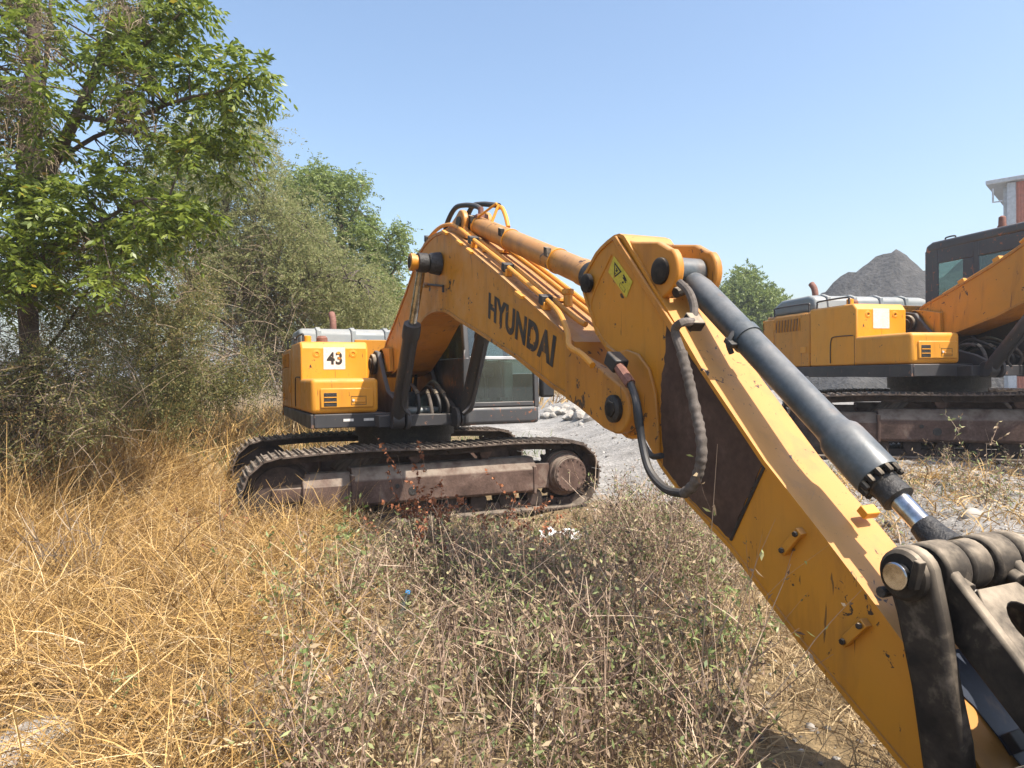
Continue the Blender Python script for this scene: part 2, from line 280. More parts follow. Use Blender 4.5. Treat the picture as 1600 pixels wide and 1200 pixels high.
# ------------------------------------------------------------------ ground
def sm(a, b_, x): u = np.clip((x-a)/(b_-a), 0, 1); return u*u*(3-2*u)
def ground_z(x, y):
    x = np.asarray(x, float); y = np.asarray(y, float)
    z = 0.43*sm(1.9, 4.0, x+0.06*(y-10))*sm(3.5, 7.0, y+0.3*x) + 0.5*sm(1.9, 9, x)*(1-sm(3.5, 7.0, y+0.3*x))*0.6
    z = z + 0.60*sm(3.5, 5.3, -x+0.10*(y-7))*sm(4.6, 8.0, y)*(1-0.6*sm(16, 26, y))
    amp = np.clip(np.hypot(x, y)/8, 0.3, 1.0)
    z = z + amp*(0.030*np.sin(1.3*x+0.7*y)+0.022*np.sin(2.9*x-1.7*y+1)+0.012*np.sin(5.3*x+4.1*y))
    return z
def gz(x, y): return float(ground_z(x, y))
def build_ground():
    xs = np.concatenate([np.linspace(-900, -30, 24), np.linspace(-28, -8.2, 50), np.linspace(-8, 11, 300), np.linspace(11.3, 34, 60), np.linspace(38, 900, 24)])
    ys = np.concatenate([np.linspace(-60, -3, 14), np.linspace(-2.5, 1.6, 14), np.linspace(1.7, 16, 260), np.linspace(16.3, 40, 90), np.linspace(42, 1800, 40)])
    X, Y = np.meshgrid(xs, ys); Z = ground_z(X, Y); far = np.clip((np.hypot(X, Y)-60)/100, 0, 1); Z = Z*(1-far)
    near = (np.abs(X) < 11.2) & (Y > 1.6) & (Y < 16.2)
    Z = Z + near*rng.normal(0, 0.006, X.shape)
    n, m_ = X.shape; V = np.stack([X, Y, Z], -1).reshape(-1, 3)
    idx = np.arange(n*m_).reshape(n, m_); Q = np.stack([idx[:-1, :-1], idx[:-1, 1:], idx[1:, 1:], idx[1:, :-1]], -1).reshape(-1, 4)
    m, t, b = new_mat('dry_soil_and_gravel'); M['ground'] = m; co = objco(t)
    soil = ramp(t, noise(t, 1.7, 6, 0.65, co).outputs[0], [(0.3, (0.10, 0.068, 0.035)), (0.5, (0.21, 0.145, 0.07)), (0.75, (0.30, 0.22, 0.12))]).outputs[0]
    soil = mix(t, 1.0, soil, ramp(t, noise(t, 28, 5, 0.7, co).outputs[0], [(0.25, 0.5), (0.7, 1.25)]).outputs[0], MULT)
    grav = ramp(t, noise(t, 0.9, 6, 0.6, co).outputs[0], [(0.3, (0.20, 0.185, 0.165)), (0.55, (0.31, 0.29, 0.265)), (0.8, (0.40, 0.38, 0.35))]).outputs[0]
    vo = N(t, 'ShaderNodeTexVoronoi'); vo.inputs['Scale'].default_value = 22; t.links.new(co, vo.inputs['Vector'])
    grav = mix(t, 1.0, grav, ramp(t, vo.outputs['Color'], [(0.1, 0.62), (0.9, 1.2)]).outputs[0], MULT)
    grav = mix(t, 1.0, grav, ramp(t, noise(t, 60, 3, 0.7, co).outputs[0], [(0.3, 0.6), (0.65, 1.15)]).outputs[0], MULT)
    sx = N(t, 'ShaderNodeSeparateXYZ'); t.links.new(co, sx.inputs[0])
    nz = mathn(t, MULT, mathn(t, 'SUBTRACT', noise(t, 0.55, 5, 0.7, co).outputs[0], 0.5), 5.0)
    # gravel yard lies east of a line that runs away to the left
    e = mathn(t, 'ADD', mathn(t, 'SUBTRACT', sx.outputs[0], 0.5), nz)
    far_ = mathn(t, MULT, mathn(t, 'SUBTRACT', sx.outputs[1], 11.0), 0.20); e = mathn(t, 'ADD', e, mathn(t, 'MINIMUM', far_, 3.0))
    k = ramp(t, e, [(0.0, 0), (1.0, 1)]).outputs[0]
    t.links.new(mix(t, k, soil, grav), b.inputs['Base Color']); b.inputs['Roughness'].default_value = 0.95
    bump(t, b, mathn(t, 'ADD', noise(t, 18, 6, 0.7, co).outputs[0], mathn(t, MULT, vo.outputs['Distance'], 0.6)), 0.7, 0.03)
    o = npmesh('ground', V, Q=Q, mat='ground', smooth=True); o['kind'] = 'structure'
build_ground()

# ------------------------------------------------------------------ the excavator
EX, EY, EYAW = -1.459, 9.542, 0.414
def bp(u, v, yl):          # photo pixel on the machine's own plane y = yl -> (x, z) of the machine
    d = ray(u, v); l = Vector((math.cos(EYAW), math.sin(EYAW), 0)); f = Vector((math.sin(EYAW), -math.cos(EYAW), 0))
    O = Vector((EX, EY, 0)); Cc = Vector((0, 0, CAM_H)); P = Cc + d*((yl-(Cc-O).dot(l))/d.dot(l))
    return (P-O).dot(f), P.z
def arc(cx, cz, r, a0, a1, n=8): return [(cx+r*math.cos(R(a0+(a1-a0)*i/n)), cz+r*math.sin(R(a0+(a1-a0)*i/n))) for i in range(n+1)]
def inset(poly, d):
    n = len(poly); A = sum(poly[i][0]*poly[(i+1) % n][1]-poly[(i+1) % n][0]*poly[i][1] for i in range(n)); sg = 1 if A > 0 else -1
    out = []
    for i in range(n):
        a, b_, c = Vector(poly[i-1]), Vector(poly[i]), Vector(poly[(i+1) % n])
        e1 = (b_-a).normalized(); e2 = (c-b_).normalized(); n1 = Vector((-e1.y, e1.x))*sg; n2 = Vector((-e2.y, e2.x))*sg
        nn = n1+n2; nn = nn/max(nn.length_squared, 0.5)*2*0.5*2 if False else nn/(max(1+n1.dot(n2), 0.5))
        out.append((b_.x+nn.x*d, b_.y+nn.y*d))
    return out
def rim(mb, poly, d, y0, y1):
    ins = inset(poly, d); n = len(poly)
    for i in range(n):
        j = (i+1) % n; q = [poly[i], poly[j], ins[j], ins[i]]
        mb.add([(x, y0, z) for x, z in q]+[(x, y1, z) for x, z in q], [(0, 1, 2, 3), (7, 6, 5, 4), (0, 4, 5, 1), (3, 2, 6, 7)])
    return mb
def flat(name, pts, faces, mat, parent): # thin decal sheet lying on a plate
    me = bpy.data.meshes.new(name); me.from_pydata(pts, [], faces); me.materials.append(M[mat]); o = bpy.data.objects.new(name, me); C.objects.link(o); o.parent = parent; return o

BOOM = [(-0.30, 2.00), (-0.05, 2.20), (0.51, 2.492), (0.986, 2.763), (1.28, 2.95), (1.475, 3.085), (1.63, 3.155), (1.807, 3.20), (1.98, 3.225), (2.159, 3.233), (2.419, 3.215), (2.68, 3.14), (2.9, 3.035), (3.788, 2.626), (4.902, 2.08), (5.2, 1.935),
        (5.2, 1.53), (4.842, 1.629), (4.269, 1.841), (3.311, 2.13), (2.841, 2.262), (2.66, 2.325), (2.46, 2.378), (2.238, 2.405), (2.05, 2.408), (1.87, 2.392), (1.70, 2.355), (1.54, 2.30), (1.158, 2.09), (0.477, 1.80), (0.1, 1.735), (-0.15, 1.72), (-0.28, 1.79), (-0.33, 1.90)]
FORK = [(5.13, 1.93), (5.30, 1.845), (5.60, 1.745)] + arc(5.76, 1.51, 0.15, 75, -95, 12) + [(5.62, 1.385), (5.30, 1.505), (5.13, 1.555)]
ARM = arc(5.285, 2.315, 0.10, 190, 110, 5) + [(5.372, 2.501), (5.44, 2.53), (5.514, 2.553), (5.60, 2.572), (5.66, 2.57), (5.712, 2.548), (5.766, 2.489), (6.413, 1.749), (6.856, 1.309), (7.155, 1.06), (7.452, 0.801), (7.60, 0.665), (7.84, 0.375), (7.93, 0.30)] + arc(7.97, 0.18, 0.115, 80, -110, 8) + \
      [(7.80, 0.10), (7.549, 0.244), (7.048, 0.545), (6.609, 0.86), (6.289, 1.03), (6.059, 1.19), (5.92, 1.335)] + arc(5.76, 1.51, 0.185, -50, -190, 8) + [(5.60, 1.68), (5.60, 1.79), (5.464, 1.897), (5.362, 1.985), (5.307, 2.093), (5.233, 2.206)]
shoe_mesh = None

def build_track(root, side, theta):
    """one crawler: a along the track, outward = -y for the near one (side = -1)"""
    global shoe_mesh
    yc = side*1.195; o_ = side
    fr = MB()
    # side frame: box beam with sloped shoulders, open ends for idler and sprocket
    sec = [(0.20, 0.27), (0.235, 0.30), (0.235, 0.56), (0.10, 0.70), (-0.10, 0.70), (-0.20, 0.60), (-0.20, 0.27)]
    def beam(a0, a1, k=1.0, dz=0.0):
        n = len(sec); P = [(a, yc+o_*q*k, z+dz) for a in (a0, a1) for q, z in sec]
        fr.add(P, [tuple(range(n)), tuple(range(2*n-1, n-1, -1))]+[(i, (i+1) % n, (i+1) % n+n, i+n) for i in range(n)])
    beam(-0.98, 1.30); beam(-1.52, -0.985, 0.86, -0.045)
    fr.box(-1.0, -0.96, yc-0.24, yc+0.24, 0.26, 0.63); fr.box(1.24, 1.285, yc-0.25, yc+0.25, 0.25, 0.60)
    fr.box(1.285, 1.50, yc-0.16, yc-0.10, 0.30, 0.62); fr.box(1.285, 1.50, yc+0.10, yc+0.16, 0.30, 0.62)
    fr.box(-1.84, -1.5, yc-0.15, yc-0.11, 0.36, 0.52); fr.box(-1.84, -1.5, yc+0.11, yc+0.15, 0.36, 0.52)
    tf = fr.build('track_frame', 'rust', root, 0.012); tf.rotation_euler = (0, 0, theta)
    yo = yc+o_*0.237
    for (a, z, r) in ((-0.30, 0.41, 0.052), (-0.48, 0.475, 0.026)):
        MB().lathe((a, yo-o_*0.004, z), (a, yo+o_*0.004, z), [(0, r), (0.008, r)], 18).build('access_hole', 'grease', tf)
    # idler, rollers, sprocket, final drive
    MB().lathe((-1.74, yc-0.12, 0.46), (-1.74, yc+0.12, 0.46), [(0, 0.10), (0, 0.30), (0.07, 0.345), (0.07, 0.375), (0.17, 0.375), (0.17, 0.345), (0.24, 0.30), (0.24, 0.10)], 28).build('idler', 'chain', tf)
    for k in range(8):
        a = -1.32+k*0.375
        MB().lathe((a, yc-0.13, 0.20), (a, yc+0.13, 0.20), [(0, 0.05), (0, 0.105), (0.06, 0.105), (0.065, 0.085), (0.195, 0.085), (0.20, 0.105), (0.26, 0.105), (0.26, 0.05)], 16).build('bottom_roller', 'chain', tf)
    for a in (-0.22, 0.66):
        MB().lathe((a, yc-0.10, 0.795), (a, yc+0.19, 0.795), [(0, 0.08), (0.2, 0.08), (0.2, 0.06), (0.29, 0.06)], 16).box(a-0.05, a+0.05, yc-0.06, yc+0.06, 0.68, 0.75).build('carrier_roller', 'rust', tf)
    sp = MB(); n = 21; prof = []
    for i in range(n*4): r = 0.36 if i % 4 in (0, 1) else 0.315; prof.append((1.74+r*math.cos(2*PI*i/(n*4)), 0.47+r*math.sin(2*PI*i/(n*4))))
    sp.prism(prof, yc-0.03, yc+0.03); sp.build('sprocket', 'chain', tf, 0.004)
    y1 = yc+o_*0.03
    MB().lathe((1.74, y1, 0.47), (1.74, y1+o_*0.25, 0.47), [(0, 0.29), (0.08, 0.29), (0.09, 0.255), (0.17, 0.25), (0.175, 0.235), (0.25, 0.228)], 36).build('final_drive', 'rust', tf, 0.006)
    cv = MB().lathe((1.74, y1+o_*0.25, 0.47), (1.74, y1+o_*0.268, 0.47), [(0, 0.215), (0.018, 0.208)], 36).build('drive_cover', 'rust', tf)
    bl = MB()
    for i in range(18):
        q = 2*PI*i/18; p = (1.74+0.19*math.cos(q), y1+o_*0.268, 0.47+0.19*math.sin(q)); bl.cyl(p, (p[0], p[1]+o_*0.012, p[2]), 0.011, 6)
    bl.build('cover_bolts', 'rust', tf)['kind'] = 'stuff'
    # chain and shoes
    Rr = 0.40; L = 1.74; per = []
    def pathpt(s):
        pass
    pts = []
    for i in range(60): pts.append((-L+2*L*i/60, 0.065))
    for i in range(30): q = -PI/2+PI*i/30; pts.append((L+Rr*math.cos(q), 0.465+Rr*math.sin(q)))
    for i in range(60):
        a = L-2*L*i/60; u = i/60; pts.append((a, 0.865+0.028*math.sin(PI*u)+0.012*math.sin(3*PI*u)))
    for i in range(30): q = PI/2+PI*i/30; pts.append((-L+Rr*math.cos(q), 0.465+Rr*math.sin(q)))
    P = np.array(pts+[pts[0]]); sl_ = np.concatenate([[0], np.cumsum(np.hypot(*np.diff(P, axis=0).T))]); T = sl_[-1]
    def ev(s): s = s % T; return Vector((float(np.interp(s, sl_, P[:, 0])), float(np.interp(s, sl_, P[:, 1]))))
    nsh = 49; pit = T/nsh
    ch = MB()
    for k in range(nsh):
        c = ev(k*pit); tn = (ev(k*pit+0.03)-ev(k*pit-0.03)).normalized(); nr = Vector((-tn.y, tn.x))   # inward normal
        for yy in (-0.085, 0.085):
            ctr = Vector((c.x, yc+yy, c.y))+Vector((nr.x, 0, nr.y))*0.05
            ch.obox(ctr, Vector((tn.x, 0, tn.y))*pit*0.53, (0, 0.022 if k % 2 else 0.03, 0), Vector((nr.x, 0, nr.y))*0.045)
        a_ = Vector((c.x, yc, c.y))+Vector((tn.x, 0, tn.y))*pit*0.5+Vector((nr.x, 0, nr.y))*0.05
        ch.cyl(a_-Vector((0, 0.125, 0)), a_+Vector((0, 0.125, 0)), 0.024, 8)
    ch.build('track_chain', 'chain', tf)
    if shoe_mesh is None:
        sb = MB(); h = pit*0.49
        sb.box(-h, h, -0.30, 0.30, -0.006, 0.012)
        for gx, gh in ((-h+0.008, 0.036), (-0.01, 0.036), (h-0.026, 0.036)):
            sb.add([(gx-0.012, -0.30, 0.012), (gx+0.016, -0.30, 0.012), (gx+0.008, -0.30, gh), (gx-0.004, -0.30, gh), (gx-0.012, 0.30, 0.012), (gx+0.016, 0.30, 0.012), (gx+0.008, 0.30, gh), (gx-0.004, 0.30, gh)],
                   [(0, 1, 2, 3), (7, 6, 5, 4), (1, 5, 6, 2), (2, 6, 7, 3), (3, 7, 4, 0)])
        for yy in (-0.11, 0.11):
            for xx in (-0.05, 0.045): sb.box(xx-0.012, xx+0.012, yy-0.012, yy+0.012, 0.012, 0.022)
        tmp = sb.build('track_shoe', 'shoe', None, 0, 30); shoe_mesh = tmp.data; bpy.data.objects.remove(tmp)
    for k in range(nsh):
        c = ev(k*pit); tn = (ev(k*pit+0.03)-ev(k*pit-0.03)).normalized()
        s = bpy.data.objects.new('track_shoe', shoe_mesh); C.objects.link(s); s.parent = tf
        ex = Vector((tn.x, 0, tn.y)); ez = Vector((tn.y, 0, -tn.x)); ey = ez.cross(ex)
        s.matrix_local = Matrix.Translation((c.x, yc, c.y)) @ Matrix((ex, ey, ez)).transposed().to_4x4() @ Matrix.Rotation(random.uniform(-0.02, 0.02), 4, 'Y')
    return tf

def hyd_clamp(p, r, parent, mat='rubber'):
    MB().obox(p, (0.026, 0, -0.012), (0, r*1.6, 0), (0.006, 0, r*1.15)).build('pipe_clamp', mat, parent, 0.006)

def build_excavator():
    root = empty('excavator', (EX, EY, 0), EYAW-PI/2)
    th = PI/2                             # undercarriage across the upper structure
    for sd in (-1, 1): build_track(root, sd, th)
    # here a track with side = -1 lies on the local -y side of the track frame, turned by th
    cb = MB(); cb.prism([(-0.85, 0.45), (-0.55, 0.78), (0.55, 0.78), (0.85, 0.45), (0.6, 0.40), (-0.6, 0.40)], -1.0, 1.0)
    o = cb.build('car_body', 'rust', root, 0.01); o.rotation_euler = (0, 0, th)
    MB().lathe((0, 0, 0.76), (0, 0, 1.16), [(0, 0.62), (0.2, 0.62), (0.2, 0.66), (0.4, 0.66)], 36).build('swing_bearing', 'grease', root)
    # ---- upper structure
    B = 1.13
    d = MB(); d.box(-2.1, 1.15, -0.62, 0.40, B, B+0.14); d.box(-2.1, 0.62, -1.30, -0.60, B+0.02, B+0.12); d.box(-2.1, 1.30, 0.39, 1.34, B+0.05, B+0.14)
    d.build('deck_frame', 'dark', root, 0.01)
    sk = MB(); sk.prism([(0.93, B), (0.93, B+0.165), (-2.05, B+0.165), (-2.05, B+0.03), (0.55, B-0.005)], -1.365, -1.33)
    sk.build('side_skirt', 'dark', root, 0.008)
    MB().box(0.895, 0.93, -1.325, -0.36, B, B+0.165).build('front_skirt', 'dark', root, 0.012)
    for y0, y1 in ((-0.99, -0.87), (-0.75, -0.63)): MB().box(0.931, 0.934, y0, y1, B+0.075, B+0.105).build('sticker', 'white', root)
    # tool box with a step
    tb = MB(); tb.box(-0.12, 0.925, -1.36, -0.565, B+0.17, 1.715); tbo = tb.build('tool_box', 'yellow2', root, 0.055, 35, None, 4)
    pn = MB(); pn.box(0.915, 0.945, -1.255, -0.63, B+0.235, 1.60); pno = pn.build('front_panel', 'yellow2', tbo, 0.014)
    vt = MB(); vt.box(0.94, 0.9475, -1.215, -1.065, 1.385, 1.545); vt.build('vent', 'grease', pno, 0.003)
    for k in range(2): MB().box(0.9475, 0.953, -1.212, -1.068, 1.437+0.056*k-0.006, 1.437+0.056*k+0.006).build('vent_slat', 'yellow2', pno)
    for (y0, y1, z0, z1) in ((-0.90, -0.895, 1.40, 1.50), (-0.725, -0.72, 1.40, 1.50), (-0.90, -0.72, 1.497, 1.502), (-0.90, -0.72, 1.398, 1.403)): MB().box(0.944, 0.9475, y0, y1, z0, z1).build('latch_rim', 'grease', pno)
    MB().box(0.9445, 0.956, -0.85, -0.73, 1.425, 1.45).build('latch', 'yellow2', pno, 0.004)
    MB().cyl((0.944, -0.872, 1.455), (0.955, -0.872, 1.455), 0.014, 10).build('lock', 'white', pno)
    # fuel tank
    tk = MB(); tk.prism([(-0.08, B+0.17), (-0.08, 2.11), (-0.15, 2.20), (-1.10, 2.20), (-1.10, B+0.17)], -1.345, -0.47)
    tko = tk.build('fuel_tank', 'yellow2', root, 0.03, 35, None, 3)
    for y in (-1.14, -0.67): MB().lathe((-0.084, y, 2.04), (-0.07, y, 2.04), [(0, 0.055), (0.008, 0.05), (0.012, 0.026), (0.004, 0.018)], 18).build('lifting_lug', 'yellow2', tko)
    np_ = MB().box(-0.082, -0.076, -1.055, -0.775, 1.835, 2.125).build('number_plate', 'white', tko)
    MB().lathe((-0.55, -1.0, 2.19), (-0.55, -1.0, 2.30), [(0, 0.10), (0.03, 0.10), (0.03, 0.075), (0.08, 0.075), (0.11, 0.05)], 20).build('filler_cap', 'pipe_rust', tko)
    MB().lathe((-0.35, -1.22, 2.19), (-0.35, -1.22, 2.29), [(0, 0.05), (0.09, 0.05), (0.1, 0.03)], 16).build('breather', 'yellow2', tko)
    V, Fc = text_mesh('43', 0.035)
    flat('number_43', [(-0.0745, -1.015+0.20*x, 1.895+0.165*y) for x, y in V], Fc, 'lettering', np_)
    flat('paint_chip', [(-0.0735, -0.89, 2.040), (-0.0735, -0.85, 2.03), (-0.0735, -0.835, 2.062), (-0.0735, -0.87, 2.07)], [(0, 1, 2, 3)], 'yellow2', np_)
    # side doors and louvres
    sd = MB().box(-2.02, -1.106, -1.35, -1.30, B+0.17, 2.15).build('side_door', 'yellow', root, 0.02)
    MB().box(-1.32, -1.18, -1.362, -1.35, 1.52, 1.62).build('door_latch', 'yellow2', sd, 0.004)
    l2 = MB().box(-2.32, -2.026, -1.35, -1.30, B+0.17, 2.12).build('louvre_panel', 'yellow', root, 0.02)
    for k in range(8):
        x = -1.93+k*0.078; MB().obox((x, -1.351, 1.985), (0.020, 0, 0.0), (0, 0.004, 0), (0.012, 0, 0.10)).build('louvre_slot', 'grease', sd, 0.002)
        MB().obox((x+0.024, -1.358, 1.985), (0.010, -0.004, 0.0), (0.003, 0.009, 0), (0.012, 0, 0.10)).build('louvre', 'yellow', sd, 0.003)
    for z in (1.45, 2.0): MB().cyl((-1.985, -1.362, z-0.06), (-1.985, -1.362, z+0.06), 0.016, 10).build('hinge', 'yellow2', sd)
    MB().tube([(-0.62, -1.352, 1.34), (-0.62, -1.352, 1.55), (-0.60, -1.352, 1.69), (-0.52, -1.352, 1.735), (-0.14, -1.352, 1.735)], 0.007, 6).build('panel_seam', 'grease', root)
    MB().box(-0.122, -0.116, -1.3475, -1.342, B+0.17, 1.73).build('panel_seam', 'grease', root)
    # counterweight
    cw = []
    for q in range(13):
        aa = R(-62+124*q/12); cw.append((-1.15-1.66*math.cos(aa), 1.66*math.sin(aa)*0.93))
    poly = [(-2.33, -1.35)]+[(min(x, -2.33), y) for x, y in cw]+[(-2.33, 1.35)]
    n = len(poly); m_ = MB(); m_.add([(x, y, B+0.02) for x, y in poly]+[(x, y, 2.12) for x, y in poly], [tuple(range(n)), tuple(range(2*n-1, n-1, -1))]+[(i, (i+1) % n, (i+1) % n+n, i+n) for i in range(n)])
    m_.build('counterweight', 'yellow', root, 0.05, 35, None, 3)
    # engine bay wall, hood with pressed ribs
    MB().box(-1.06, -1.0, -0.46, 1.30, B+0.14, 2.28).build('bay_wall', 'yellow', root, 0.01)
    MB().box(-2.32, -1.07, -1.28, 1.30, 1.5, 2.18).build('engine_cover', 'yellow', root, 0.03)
    hd = MB(); prof = [(-2.25, 2.185), (-2.18, 2.36), (-2.0, 2.44), (-1.3, 2.45), (-1.16, 2.40), (-1.12, 2.185)]
    hd.prism(prof, -1.22, 1.0); ho = hd.build('engine_hood', 'hood', root, 0.05, 40, None, 3)
    for y in (-0.95, -0.45, 0.05, 0.55):
        rb = MB(); pr = [(x+(0.02 if x > -1.7 else -0.02), z+0.022) for x, z in prof]; pr[0] = (pr[0][0], 2.19); pr[-1] = (pr[-1][0], 2.19); rb.prism(pr, y-0.035, y+0.035); rb.build('hood_rib', 'hood', ho, 0.012)
    MB().tube([(-1.9, -0.62, 2.42), (-1.9, -0.62, 2.55), (-1.93, -0.62, 2.66), (-1.99, -0.63, 2.74)], 0.052, 14).build('exhaust_pipe', 'pipe_rust', root)
    for (x0, x1, y) in ((-1.0, -0.3, -1.28), (-2.1, -1.2, -1.28)):
        MB().tube([(x0, y, 2.17), (x0, y, 2.27), (x0+0.06, y, 2.31), (x1-0.06, y, 2.31), (x1, y, 2.27), (x1, y, 2.17)], 0.014, 8).build('handrail', 'dark', root)
    # boom bracket
    for y0 in (-0.36, 0.30):
        MB().prism([(-0.75, B+0.14), (-0.70, 1.55), (-0.40, 2.02), (-0.22, 2.09), (-0.05, 2.06), (0.10, 1.9), (0.45, 1.55), (0.95, 1.42), (1.20, 1.30), (1.20, B+0.14)], y0, y0+0.06).build('boom_bracket', 'dark', root, 0.012)
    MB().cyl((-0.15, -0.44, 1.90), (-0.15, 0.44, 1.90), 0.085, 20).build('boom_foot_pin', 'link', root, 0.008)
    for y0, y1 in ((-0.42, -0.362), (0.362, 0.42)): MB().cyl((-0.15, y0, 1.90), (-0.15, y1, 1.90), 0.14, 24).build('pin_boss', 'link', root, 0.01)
    # control valve and hoses in the boom well
    MB().box(-0.55, 0.25, -0.26, 0.26, B+0.14, 1.52).build('control_valve', 'steel', root, 0.02)
    MB().box(0.3, 0.85, -0.2, 0.25, B+0.14, 1.34).build('swing_motor', 'hood', root, 0.03)
    for k, y in enumerate((-0.20, -0.09, 0.06, 0.13, 0.20)):
        q_ = (0.0, 0.07, -0.05, 0.04, 0.1)[k]
        h_ = MB().tube([(0.30, y*0.7, 1.40+q_), (0.62, y, 1.56+q_), (0.90+q_, y*1.1, 1.52), (1.02+q_, y*1.25, 1.36), (0.98, y*1.3, 1.22), (0.8, y, 1.17)], 0.022, 9).build('hydraulic_hose', 'wrap' if k % 2 == 0 else 'rubber', root)
        MB().cyl((0.865+q_, y*1.08, 1.545), (0.93+q_, y*1.13, 1.50), 0.029, 10).build('hose_fitting', 'link', h_)
    for k in range(4):
        y = -0.1+k*0.07
        MB().tube([(0.1, y, 1.5), (0.3, y, 1.9), (0.75, y, 2.05), (1.15, y, 2.12)], 0.022, 8).build('hydraulic_hose', 'rubber', root)
    build_cab(root)
    build_front(root)
    return root

def build_cab(root):
    x0, x1, y0, y1, zb, zt = -0.60, 1.38, 0.38, 1.37, 1.13, 3.18
    cab = MB()
    # floor pan with a rounded bumper, roof, posts
    cab.box(x0, x1-0.02, y0, y1, zb, zb+0.22)
    base = cab.build('cab', 'cabgrey', root, 0.045, 35, None, 3)
    ps = 0.07
    def post(name, a, b_, w_=ps, d_=ps): 
        a, b_ = Vector(a), Vector(b_); ax = (b_-a)/2; MB().obox((a+b_)/2, (d_/2, 0, 0), (0, w_/2, 0), ax).build(name, 'cabgrey', base, 0.014)
    fx = x1-0.06; fr_top = x1-0.26
    post('cab_post', (fx, y0+0.035, zb+0.2), (fx, y0+0.035, 1.95)); post('cab_post', (fx, y1-0.035, zb+0.2), (fx, y1-0.035, 1.95))
    post('cab_post', (fx, y0+0.035, 1.93), (fr_top, y0+0.035, zt-0.06)); post('cab_post', (fx, y1-0.035, 1.93), (fr_top, y1-0.035, zt-0.06))
    post('cab_post', (0.30, y0+0.03, 1.3), (0.30, y0+0.03, zt-0.06), 0.05, 0.10); post('cab_post', (0.36, y1-0.03, 1.3), (0.36, y1-0.03, zt-0.06), 0.05, 0.10)
    # rear section: solid corner with a small window beside it
    sw = MB(); yo, yi = y0, y0+0.035
    for (a, b_, c, d_) in ((x0, x0+0.24, 1.34, zt-0.1), (x0+0.24, 0.26, 1.34, 2.02), (x0+0.24, 0.26, 2.86, zt-0.1), (x0+0.68, 0.26, 2.02, 2.86), (0.34, fr_top, 2.86, zt-0.1), (0.34, fx-0.03, 1.34, 1.95)): sw.box(a, b_, yo, yi, c, d_)
    sw.build('cab_side_panel', 'cabgrey', base, 0.012)
    sl2 = MB()
    for (a, b_, c, d_) in ((x0, x0+0.2, 1.34, zt-0.1), (x0+0.2, 0.32, 1.34, 1.95), (0.40, fx-0.03, 1.34, 1.75), (x0+0.2, 0.32, 2.84, zt-0.1)): sl2.box(a, b_, y1-0.035, y1, c, d_)
    sl2.build('cab_door', 'cabgrey', base, 0.012)
    MB().box(x0, x0+0.04, y0+0.036, y1-0.036, 1.34, 2.0).build('cab_back_panel', 'cabgrey', base, 0.01)
    MB().prism([(x0-0.0, zt-0.13), (x0+0.02, zt-0.02), (x0+0.14, zt+0.03), (fr_top-0.05, zt+0.03), (fr_top+0.06, zt-0.03), (fr_top+0.05, zt-0.10)], y0-0.005, y1+0.005).build('cab_roof', 'cabgrey', base, 0.035, 40, None, 3)
    # front frame bars and panes
    MB().box(fx-0.03, fx+0.035, y0+0.072, y1-0.072, zb+0.22, zb+0.275).build('window_sill', 'cabgrey', base, 0.008)
    br = MB().box(fx-0.025, fx+0.03, y0+0.072, y1-0.072, 1.925, 1.965).build('window_bar', 'trim', base, 0.006)
    MB().box(fx+0.004, fx+0.010, y0+0.073, y1-0.073, zb+0.278, 1.923).build('lower_front_pane', 'glass', base)
    a = Vector((fx, 0, 1.97)); b_ = Vector((fr_top, 0, zt-0.11)); ax = (b_-a)/2
    MB().obox(Vector((0, (y0+y1)/2, 0))+(a+b_)/2, (0.003, 0, 0), (0, (y1-y0)/2-0.073, 0), ax).build('upper_front_pane', 'glass', base)
    MB().add([(0.352, y0+0.012, 1.955), (fx-0.036, y0+0.012, 1.955), (fr_top-0.04, y0+0.012, 2.855), (0.352, y0+0.012, 2.855), (0.352, y0+0.018, 1.955), (fx-0.036, y0+0.018, 1.955), (fr_top-0.04, y0+0.018, 2.855), (0.352, y0+0.018, 2.855)], [(0, 1, 2, 3), (7, 6, 5, 4), (0, 4, 5, 1), (1, 5, 6, 2), (2, 6, 7, 3), (3, 7, 4, 0)]).build('right_side_pane', 'glass', base)
    MB().box(x0+0.242, x0+0.678, y0+0.012, y0+0.018, 2.025, 2.855).build('quarter_pane', 'glass', base)
    MB().add([(0.412, y1-0.018, 1.755), (fx-0.036, y1-0.018, 1.755), (fr_top-0.04, y1-0.018, 2.93), (0.412, y1-0.018, 2.93), (0.412, y1-0.012, 1.755), (fx-0.036, y1-0.012, 1.755), (fr_top-0.04, y1-0.012, 2.93), (0.412, y1-0.012, 2.93)], [(0, 1, 2, 3), (7, 6, 5, 4), (0, 4, 5, 1), (1, 5, 6, 2), (2, 6, 7, 3), (3, 7, 4, 0)]).build('door_pane', 'glass', base)
    MB().box(x0+0.202, 0.318, y1-0.018, y1-0.012, 1.955, 2.835).build('rear_left_pane', 'glass', base)
    MB().box(x0+0.012, x0+0.018, y0+0.04, y1-0.04, 2.002, zt-0.14).build('rear_pane', 'glass', base)
    # inside
    st = MB(); st.box(0.0, 0.52, 0.62, 1.12, 1.70, 1.84); so_ = st.build('seat', 'seat', base, 0.05, 35, None, 3)
    MB().prism([(-0.02, 1.80), (0.14, 1.82), (0.02, 2.45), (-0.10, 2.44)], 0.64, 1.10).build('backrest', 'seat', so_, 0.04, 35, None, 3)
    MB().box(-0.06, 0.04, 0.74, 1.0, 2.46, 2.66).build('headrest', 'seat', so_, 0.04)
    MB().box(0.05, 0.45, 0.70, 1.05, 1.36, 1.70).build('seat_base', 'dark', so_, 0.02)
